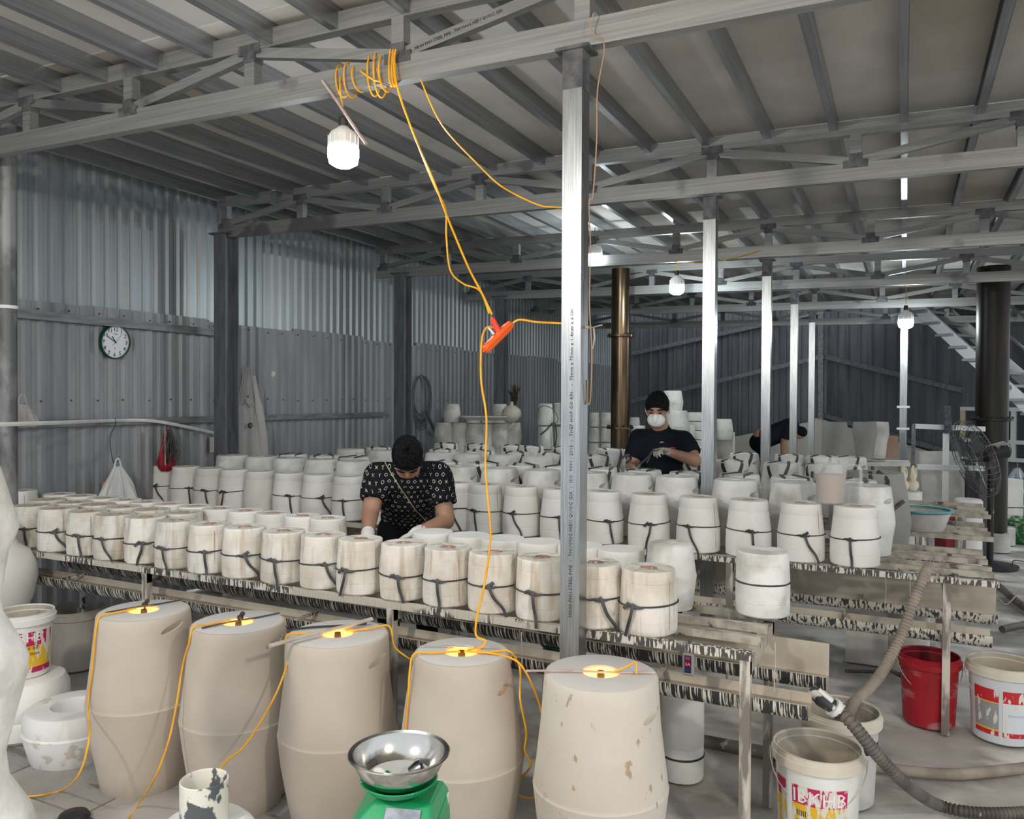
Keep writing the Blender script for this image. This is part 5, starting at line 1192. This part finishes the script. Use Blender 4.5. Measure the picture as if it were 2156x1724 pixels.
cord(None, .012, RUBBER, 'black strap leaning against the red bucket', 'floor_strap', 'strap', world=[at(1888, 1362, T=4.35), at(1893, 1385, T=4.3), at(1903, 1408, T=4.25)])
cord(None, .006, RUBBER, 'black power lead with plug on the floor near the fan', 'electric_cable', 'cable', world=[at(2156, 1182, Z=.03), at(2135, 1180, Z=.06), at(2128, 1192, Z=.02), at(2100, 1188, Z=.02), at(2070, 1180, Z=.02), at(2000, 1176, Z=.02)])
# slip strings dripping from rails
random.seed(77)
for i, (px, py, y) in enumerate(((1865, 1215, 4.44), (1916, 1222, 4.44), (1632, 1352, 2.86), (1098, 1330, 2.80))):
    p = at(px, py, Y=y); o = MB().tube([(0, 0, 0), (.002, 0, -.06), (-.002, 0, -.17)], [.002, .0012, .0018], 5).build('slip_string', SLIPL, None, p)
    tag(o, ['dried slip thread hanging from the middle rack, nearer the clock wall', 'dried slip thread hanging beside the clay coated hose', 'dried slip thread hanging inside the end of the nearest rack', 'dried slip thread hanging before the cord crossed barrel'][i], 'slip thread')

# ------------------------------------------------------------ people
def remesh(mb, name, m, parent, vox, smooth=6, loc=None, disp=0.):
    o = mb.build(name, m, parent, loc)
    md = o.modifiers.new('r', 'REMESH'); md.mode = 'VOXEL'; md.voxel_size = vox; md.use_smooth_shade = True
    sm = o.modifiers.new('s', 'SMOOTH'); sm.iterations = smooth; sm.factor = .5
    if disp:
        tx = bpy.data.textures.get('folds') or bpy.data.textures.new('folds', 'CLOUDS'); tx.noise_scale = .09
        dm = o.modifiers.new('d', 'DISPLACE'); dm.texture = tx; dm.strength = disp; dm.mid_level = .5; dm.texture_coords = 'LOCAL'
    return o
def limb(mb, pts, rs, n=16, flat=1.): 
    pts = [V(p) for p in pts]; C = []; R_ = []
    for i in range(len(pts)-1):
        for k in range(5): t = k/5; C.append(pts[i].lerp(pts[i+1], t)); R_.append(rs[i]+(rs[i+1]-rs[i])*t)
    C.append(pts[-1]); R_.append(rs[-1]); mb.tube(C, R_, n, flat=flat)
    for p, r_ in zip(pts, rs): mb.ell(p, (r_, r_*(1 if flat == 1 else 1), r_), None, 14, 8)
def hand_mesh(mb, w, d, n, curl=.6, s=1., grip=True):
    """w wrist, d forearm direction, n palm normal; five fingers, thumb off the side"""
    w = V(w); d = V(d).normalized(); n = (V(n) - d*V(n).dot(d)).normalized(); sd = d.cross(n)
    pc = w + d*.045*s
    rot = Matrix((sd, d, n)).transposed()
    mb.ell(pc, (.040*s, .052*s, .017*s), rot, 16, 10); limb(mb, [w - d*.02, w + d*.02], [.027*s, .026*s])
    for k, (off, L) in enumerate(((-.030, .060), (-.010, .072), (.010, .068), (.029, .052))):
        b = w + d*.085*s + sd*off*s; L *= s; c = curl*(1+.1*k)
        d1 = (d*cos(c) + n*sin(c)); d2 = (d*cos(c*2) + n*sin(c*2)); d3 = (d*cos(c*2.8) + n*sin(c*2.8))
        p1 = b + d1*L*.45; p2 = p1 + d2*L*.32; p3 = p2 + d3*L*.25
        mb.tube([b - d*.03*s, b, p1, p2, p3], [.009*s, .0095*s, .0085*s, .0078*s, .006*s], 10); mb.ell(p3, (.006*s,)*3, None, 8, 6); mb.ell(p1, (.0088*s,)*3, None, 8, 6); mb.ell(p2, (.008*s,)*3, None, 8, 6)
    tb_ = w + d*.025*s - sd*.028*s; td = (d*.6 - sd*.75 + n*.35).normalized(); t1_ = tb_ + td*.035*s; t2_ = t1_ + (td + d*.7 + n*.5).normalized()*.030*s
    mb.tube([tb_, t1_, t2_], [.013*s, .0105*s, .008*s], 10); mb.ell(t2_, (.008*s,)*3, None, 8, 6); mb.ell(t1_, (.0105*s,)*3, None, 8, 6)
def person_root(px, T, label):
    p = at(px, 900, T=T); r = root('person', (p.x, p.y, 0), YAW + math.atan((1078-px)/F), label, 'person'); return r
# local frame: +x = right in the picture, -y = towards the camera, z up
def head(mb, c, dirf, upv, s=1.):
    f = V(dirf).normalized(); u = (V(upv) - f*V(upv).dot(f)).normalized(); sd = f.cross(u)      # f face direction
    rot = Matrix((sd, f, u)).transposed(); P = lambda x, y, z: V(c) + (sd*x + f*y + u*z)*s
    mb.ell(P(0, -.010, .025), (.076*s, .092*s, .092*s), rot, 24, 16)
    mb.ell(P(0, .018, -.035), (.060*s, .070*s, .080*s), rot, 20, 14)
    mb.ell(P(0, .040, -.085), (.030*s, .034*s, .026*s), rot, 14, 10)       # chin
    mb.tube([P(0, .082, .012), P(0, .104, -.022), P(0, .098, -.034)], [.008*s, .013*s, .014*s], 10)   # nose
    mb.ell(P(0, .094, -.034), (.018*s, .012*s, .009*s), rot, 12, 8)
    mb.ell(P(0, .083, -.060), (.026*s, .010*s, .007*s), rot, 12, 8); mb.ell(P(0, .081, -.070), (.022*s, .010*s, .007*s), rot, 12, 8)  # lips
    mb.ell(P(0, .074, .030), (.050*s, .018*s, .012*s), rot, 14, 8)          # brow
    for q in (-1, 1):
        mb.ell(P(q*.079, -.006, -.005), (.010*s, .018*s, .030*s), rot, 12, 8)       # ears
        mb.ell(P(q*.042, .058, -.030), (.022*s, .022*s, .020*s), rot, 12, 8)       # cheeks
    return P, rot
def facebits(r, P, rot, s=1., closed=True):
    for q in (-1, 1):
        MB().ell(P(q*.031, .078, .005), (.014*s, .008*s, .006*s), rot, 12, 8).build('eye', mat('dark_eye', (.03, .02, .018), None, rough=.3), r)
        MB().tube([P(q*.014, .090, .030), P(q*.034, .090, .036), P(q*.052, .078, .028)], [.004*s, .005*s, .003*s], 6).build('eyebrow', HAIR, r)
def haircap(r, P, rot, s=1., front=.055):
    mb = MB(); n = 56; k = 30; c = P(0, -.012, .028); vs = []
    for i in range(k+1):
        th = pi*.62*i/k
        for j in range(n):
            ph = 2*pi*j/n; fr = max(0, sin(ph)); th2 = th*(1-.30*fr**2)
            f_ = 1.0 + .05*noise.noise(V((cos(ph)*5, sin(ph)*5, th*5))) + .06*noise.noise(V((cos(ph)*14, sin(ph)*14, th*9)))
            q = V((.086*sin(th2)*cos(ph), .104*sin(th2)*sin(ph), .106*cos(th2)))*s*f_; vs.append(c + rot @ q)
    mb.add(vs, [(i*n+j, (i+1)*n+j, (i+1)*n+(j+1) % n, i*n+(j+1) % n) for i in range(k) for j in range(n)], True)
    o = mb.build('hair', HAIR, r); so = o.modifiers.new('t', 'SOLIDIFY'); so.thickness = .014*s; so.offset = -1; return o

# monogram shirt: rings, diamonds and crosses printed on black
def mono():
    m = bpy.data.materials.new('monogram_black_cotton'); m.use_nodes = True; nt = m.node_tree; N = nt.nodes; L = nt.links; b = N['Principled BSDF']; b.inputs['Roughness'].default_value = .9; b.inputs['Specular IOR Level'].default_value = .12
    tc = N.new('ShaderNodeTexCoord'); sp = N.new('ShaderNodeSeparateXYZ'); L.new(tc.outputs['Object'], sp.inputs[0])
    def ma(op, a, b_=None, c=None):
        n = N.new('ShaderNodeMath'); n.operation = op
        for i, v in enumerate((a, b_, c)):
            if v is None: continue
            if isinstance(v, (int, float)): n.inputs[i].default_value = v
            else: L.new(v, n.inputs[i])
        return n.outputs[0]
    S = 1/.034
    x = ma('MULTIPLY', sp.outputs['X'], S); zy = ma('MULTIPLY', ma('SUBTRACT', sp.outputs['Z'], ma('MULTIPLY', sp.outputs['Y'], -.0)), S)
    zy = ma('MULTIPLY', ma('SUBTRACT', ma('MULTIPLY', sp.outputs['Z'], 1.0), ma('MULTIPLY', sp.outputs['Y'], .30)), S)
    row = ma('FLOOR', zy); x2 = ma('ADD', x, ma('MULTIPLY', row, .5)); colf = ma('FLOOR', x2)
    u = ma('SUBTRACT', ma('FRACT', x2), .5); v = ma('SUBTRACT', ma('FRACT', zy), .5)
    au = ma('ABSOLUTE', u); av = ma('ABSOLUTE', v)
    rad = ma('SQRT', ma('ADD', ma('MULTIPLY', u, u), ma('MULTIPLY', v, v)))
    ring = ma('LESS_THAN', ma('ABSOLUTE', ma('SUBTRACT', rad, .21)), .04)
    dia = ma('LESS_THAN', ma('ABSOLUTE', ma('SUBTRACT', ma('ADD', au, av), .27)), .05)
    crs = ma('MULTIPLY', ma('LESS_THAN', ma('ABSOLUTE', ma('SUBTRACT', au, av)), .06), ma('LESS_THAN', rad, .27))
    vy = ma('MULTIPLY', ma('LESS_THAN', ma('ABSOLUTE', ma('SUBTRACT', au, ma('MAXIMUM', ma('MULTIPLY', v, .8), 0.0))), .04), ma('LESS_THAN', rad, .28))
    sel = ma('MODULO', ma('ADD', ma('ABSOLUTE', colf), ma('MULTIPLY', ma('ABSOLUTE', row), 3)), 4)
    def pick(k): return ma('LESS_THAN', ma('ABSOLUTE', ma('SUBTRACT', sel, k)), .5)
    tot = ma('ADD', ma('ADD', ma('MULTIPLY', ring, pick(0)), ma('MULTIPLY', dia, pick(1))), ma('ADD', ma('MULTIPLY', crs, pick(2)), ma('MULTIPLY', vy, pick(3))))
    nz = N.new('ShaderNodeTexNoise'); nz.inputs['Scale'].default_value = 30; L.new(tc.outputs['Object'], nz.inputs[0])
    tot = ma('MULTIPLY', tot, ma('GREATER_THAN', nz.outputs['Fac'], .40))
    # thin gold piping line slanting over the chest
    ln = ma('LESS_THAN', ma('ABSOLUTE', ma('ADD', ma('SUBTRACT', ma('MULTIPLY', sp.outputs['X'], 1.0), .04), ma('MULTIPLY', ma('SUBTRACT', sp.outputs['Z'], 1.03), .62))), .0030)
    mx = N.new('ShaderNodeMix'); mx.data_type = 'RGBA'; L.new(tot, mx.inputs[0]); mx.inputs[6].default_value = (.010, .011, .014, 1); mx.inputs[7].default_value = (.50, .48, .40, 1)
    m2 = N.new('ShaderNodeMix'); m2.data_type = 'RGBA'; L.new(ln, m2.inputs[0]); L.new(mx.outputs[2], m2.inputs[6]); m2.inputs[7].default_value = (.42, .36, .22, 1)
    L.new(m2.outputs[2], b.inputs['Base Color']); return m
MONO = mono()

# worker 1: bending over the nearest rack
r = person_root(860, 4.75, 'person in a black monogram patterned shirt bending over the nearest rack, head down')
sh = 1.255
body = MB()
hip = V((.0, .02, .92)); waist = V((0, -.10, 1.02)); chest = V((0, -.30, 1.15)); neck0 = V((0, -.44, 1.255)); headc = V((-.005, -.56, 1.335))
body.ell(hip, (.155, .12, .12)); body.ell(waist, (.15, .115, .13)); body.ell(chest, (.17, .13, .15)); body.ell((0, -.38, 1.21), (.17, .10, .09))
limb(body, [neck0, headc + V((0, .04, -.02))], [.062, .056])
P, rot = head(body, headc, (0, -.30, -.95), (0, -.95, .30), .98)
SL, SR = V((-.165, -.40, 1.225)), V((.165, -.40, 1.225)); EL, ER = V((-.20, -.50, 1.03)), V((.205, -.50, .985)); WL, WR_ = V((-.205, -.70, .945)), V((.04, -.70, .955))
limb(body, [SL, EL, WL], [.060, .047, .030]); limb(body, [SR, ER, WR_], [.060, .047, .030])
for s in (-1, 1): limb(body, [(s*.085, .02, .88), (s*.11, .0, .48), (s*.12, .06, .09)], [.085, .058, .042]); 
remesh(body, 'body', SKIN, r, .011, 5)
haircap(r, P, rot, .95); facebits(r, P, rot, .98)
sh_ = MB(); sh_.ell(hip + V((0, 0, .02)), (.168, .135, .11)); sh_.ell(waist, (.168, .13, .14)); sh_.ell((0, -.20, 1.085), (.178, .135, .14)); sh_.ell(chest, (.185, .145, .155)); sh_.ell((0, -.385, 1.20), (.165, .105, .095))
for S_, E in ((SL, EL), (SR, ER)):
    limb(sh_, [V((0, -.38, 1.20)), S_], [.10, .078]); m_ = S_.lerp(E, .66); sh_.tube([S_, S_.lerp(E, .3), m_], [.078, .079, .076], 16)
remesh(sh_, 'shirt', MONO, r, .011, 6, disp=.012)
pa = MB(); pa.ell(hip + V((0, .01, -.04)), (.165, .135, .13))
for s in (-1, 1): limb(pa, [(s*.085, .02, .86), (s*.11, .0, .48), (s*.12, .06, .12)], [.10, .075, .062])
remesh(pa, 'trousers', PANTS, r, .013, 5)
for s in (-1, 1):
    q = MB(); q.ell((s*.12, .0, .045), (.048, .13, .045)); q.ell((s*.12, .07, .07), (.045, .055, .06)); remesh(q, 'shoe', BLACK, r, .010, 3)
g = MB(); hand_mesh(g, WL, WL-EL, (.3, 0, -1), .45); limb(g, [EL.lerp(WL, .86), WL], [.036, .034]); remesh(g, 'glove', GLOVE, r, .0045, 2)
g = MB(); hand_mesh(g, WR_, V((-.8, -.35, -.25)), (0, -.3, -1), .45); limb(g, [ER.lerp(WR_, .86), WR_], [.036, .034]); remesh(g, 'glove', GLOVE, r, .0045, 2)
MB().tube([ER.lerp(WR_, .86)+V((.034*cos(a*pi/6)*.3, .034*sin(a*pi/6), .034*cos(a*pi/6))) for a in range(13)], .004, 6).build('red_band', REDP, r)

# worker 2: masked man standing
r = person_root(1392, 5.75, 'person in a plain black T-shirt and white face mask tying a strap')
H0 = V((-.028, -.11, 1.572)); body = MB()
body.ell((0, 0, .95), (.165, .12, .12)); body.ell((0, -.01, 1.10), (.15, .11, .14)); body.ell((.0, -.02, 1.26), (.175, .12, .15)); body.ell((.005, -.02, 1.35), (.13, .08, .06))
limb(body, [(0, -.03, 1.42), H0 + V((0, .03, -.05))], [.062, .056]); P, rot = head(body, H0, (-.12, -.93, -.36), (-.02, -.36, .93), 1.02)
SL, SR = V((-.158, -.02, 1.365)), V((.162, -.02, 1.355)); EL, ER = V((-.208, -.08, 1.16)), V((.235, -.12, 1.215)); WL, WR_ = V((-.178, -.32, 1.155)), V((.05, -.30, 1.285))
limb(body, [SL, EL, WL], [.060, .046, .030]); limb(body, [SR, ER, WR_], [.060, .048, .030])
for s in (-1, 1): limb(body, [(s*.09, 0, .90), (s*.10, .0, .48), (s*.105, .03, .08)], [.085, .058, .042])
remesh(body, 'body', SKIN, r, .011, 4)
g = MB(); hand_mesh(g, WL, WL-EL, (.35, -.2, -.9), .55); remesh(g, 'hand', GLOVED, r, .0045, 2)
g = MB(); hand_mesh(g, WR_, WR_-ER, (-.2, -.5, -.85), .75); remesh(g, 'hand', GLOVED, r, .0045, 2)
haircap(r, P, rot, .97); facebits(r, P, rot, 1.02)
mk = MB(); mk.ell(P(0, .062, -.050), (.064, .060, .054), rot, 20, 14); mk.ell(P(0, .100, -.030), (.024, .030, .040), rot, 16, 10); remesh(mk, 'mask', MASKW, r, .006, 4)
for s in (-1, 1): MB().tube([P(s*.055, .055, -.03), P(s*.078, .02, -.005), P(s*.082, -.01, .01)], .002, 5).build('mask_loop', MASKW, r)
sh_ = MB(); sh_.ell((0, 0, .96), (.172, .135, .10)); sh_.ell((0, -.01, 1.10), (.172, .13, .15)); sh_.ell((0, -.02, 1.25), (.178, .13, .15)); sh_.ell((0, -.02, 1.35), (.15, .095, .065)); limb(sh_, [(0, -.02, 1.37), (0, -.03, 1.425)], [.090, .066])
for S_, E in ((SL, EL), (SR, ER)):
    limb(sh_, [V((0, -.02, 1.35)), S_], [.088, .070]); m_ = S_.lerp(E, .72); sh_.tube([S_, S_.lerp(E, .35), m_], [.070, .075, .074], 16)
remesh(sh_, 'shirt', TEE, r, .011, 6, disp=.012)
MB().tube([(.052, -.150, 1.300), (.075, -.148, 1.306), (.10, -.145, 1.302)], .0035, 5).build('red_logo', REDP, r)
pa = MB(); pa.ell((0, .0, .92), (.168, .13, .13))
for s in (-1, 1): limb(pa, [(s*.088, 0, .88), (s*.10, .0, .48), (s*.105, .03, .12)], [.10, .075, .062])
remesh(pa, 'trousers', PANTS, r, .013, 5)
for s in (-1, 1): q = MB(); q.ell((s*.105, -.03, .045), (.048, .13, .045)); q.ell((s*.105, .04, .07), (.045, .055, .06)); remesh(q, 'shoe', BLACK, r, .010, 3)
W = [at(1378, 945, T=5.35), at(1362, 965, T=5.3), at(1350, 975, T=5.3), at(1345, 988, T=5.3)]
cord(None, .006, RUBBER, 'black rubber strap held stretched between the hands of the masked man', 'held_strap', 'strap', world=W)
cord(None, .005, RUBBER, 'curved strap end swinging below the masked man hand', 'held_strap', 'strap', world=[at(1388, 947, T=5.33), at(1372, 952, T=5.3), at(1366, 966, T=5.3), at(1362, 974, T=5.3)])
cord(None, .009, RUBBER, 'large black rubber loop standing beside the masked man arm', 'rubber_loop', 'strap', world=[at(1304, 1008, T=5.35), at(1302, 985, T=5.35), at(1308, 966, T=5.35), at(1322, 958, T=5.35), at(1328, 966, T=5.4), at(1318, 975, T=5.4)])

# worker 3: far, bending sideways
r = person_root(1612, 11.6, 'person in dark clothes bending down far back between slim posts')
body = MB(); s_ = 11.6/F
q = lambda px, py: V(((px-1612)*s_, 0, CH-(py-842)*s_))
hp, shd, hd = q(1606, 925), q(1660, 902), q(1676, 912)
body.ell(hp, (.15, .15, .15)); limb(body, [hp, shd], [.13, .12]); limb(body, [shd, hd], [.07, .06]); body.ell(hd + V((.02, 0, .0)), (.10, .08, .09)); 
for s in (-1, 1): limb(body, [shd + V((-.03, s*.13, -.03)), q(1647, 935) + V((0, s*.1, 0)), q(1651, 960) + V((.03*s, s*.05, 0))], [.06, .046, .03]); limb(body, [hp + V((0, s*.09, -.05)), V((hp.x+.05, s*.10, .48)), V((hp.x+.0, s*.10, .08))], [.09, .06, .045])
remesh(body, 'body', SKIN, r, .016, 4)
for s in (-1, 1): g = MB(); hand_mesh(g, q(1651, 960) + V((.03*s, s*.05, 0)), (.2, 0, -1), (1, 0, 0), .4); remesh(g, 'hand', SKIN, r, .006, 2)
sh_ = MB(); sh_.ell(hp + V((.04, 0, .02)), (.16, .165, .14)); limb(sh_, [hp + V((.03, 0, 0)), shd], [.15, .145])
for s in (-1, 1): a_ = shd + V((-.03, s*.13, -.03)); b_ = q(1647, 935) + V((0, s*.1, 0)); sh_.tube([shd, a_, a_.lerp(b_, .6)], [.08, .078, .074], 14)
remesh(sh_, 'shirt', TEE, r, .015, 5)
pa = MB(); pa.ell(hp + V((-.03, 0, -.06)), (.16, .16, .15))
for s in (-1, 1): limb(pa, [hp + V((0, s*.09, -.05)), V((hp.x+.05, s*.10, .48)), V((hp.x+.0, s*.10, .12))], [.11, .08, .065])
remesh(pa, 'trousers', PANTS, r, .016, 5)
MB().ell(hd + V((.035, 0, .012)), (.095, .088, .085)).build('hair', HAIR, r)
for s in (-1, 1): g = MB(); g.ell((hp.x+.04, s*.10, .045), (.13, .048, .045)); remesh(g, 'shoe', BLACK, r, .012, 3)
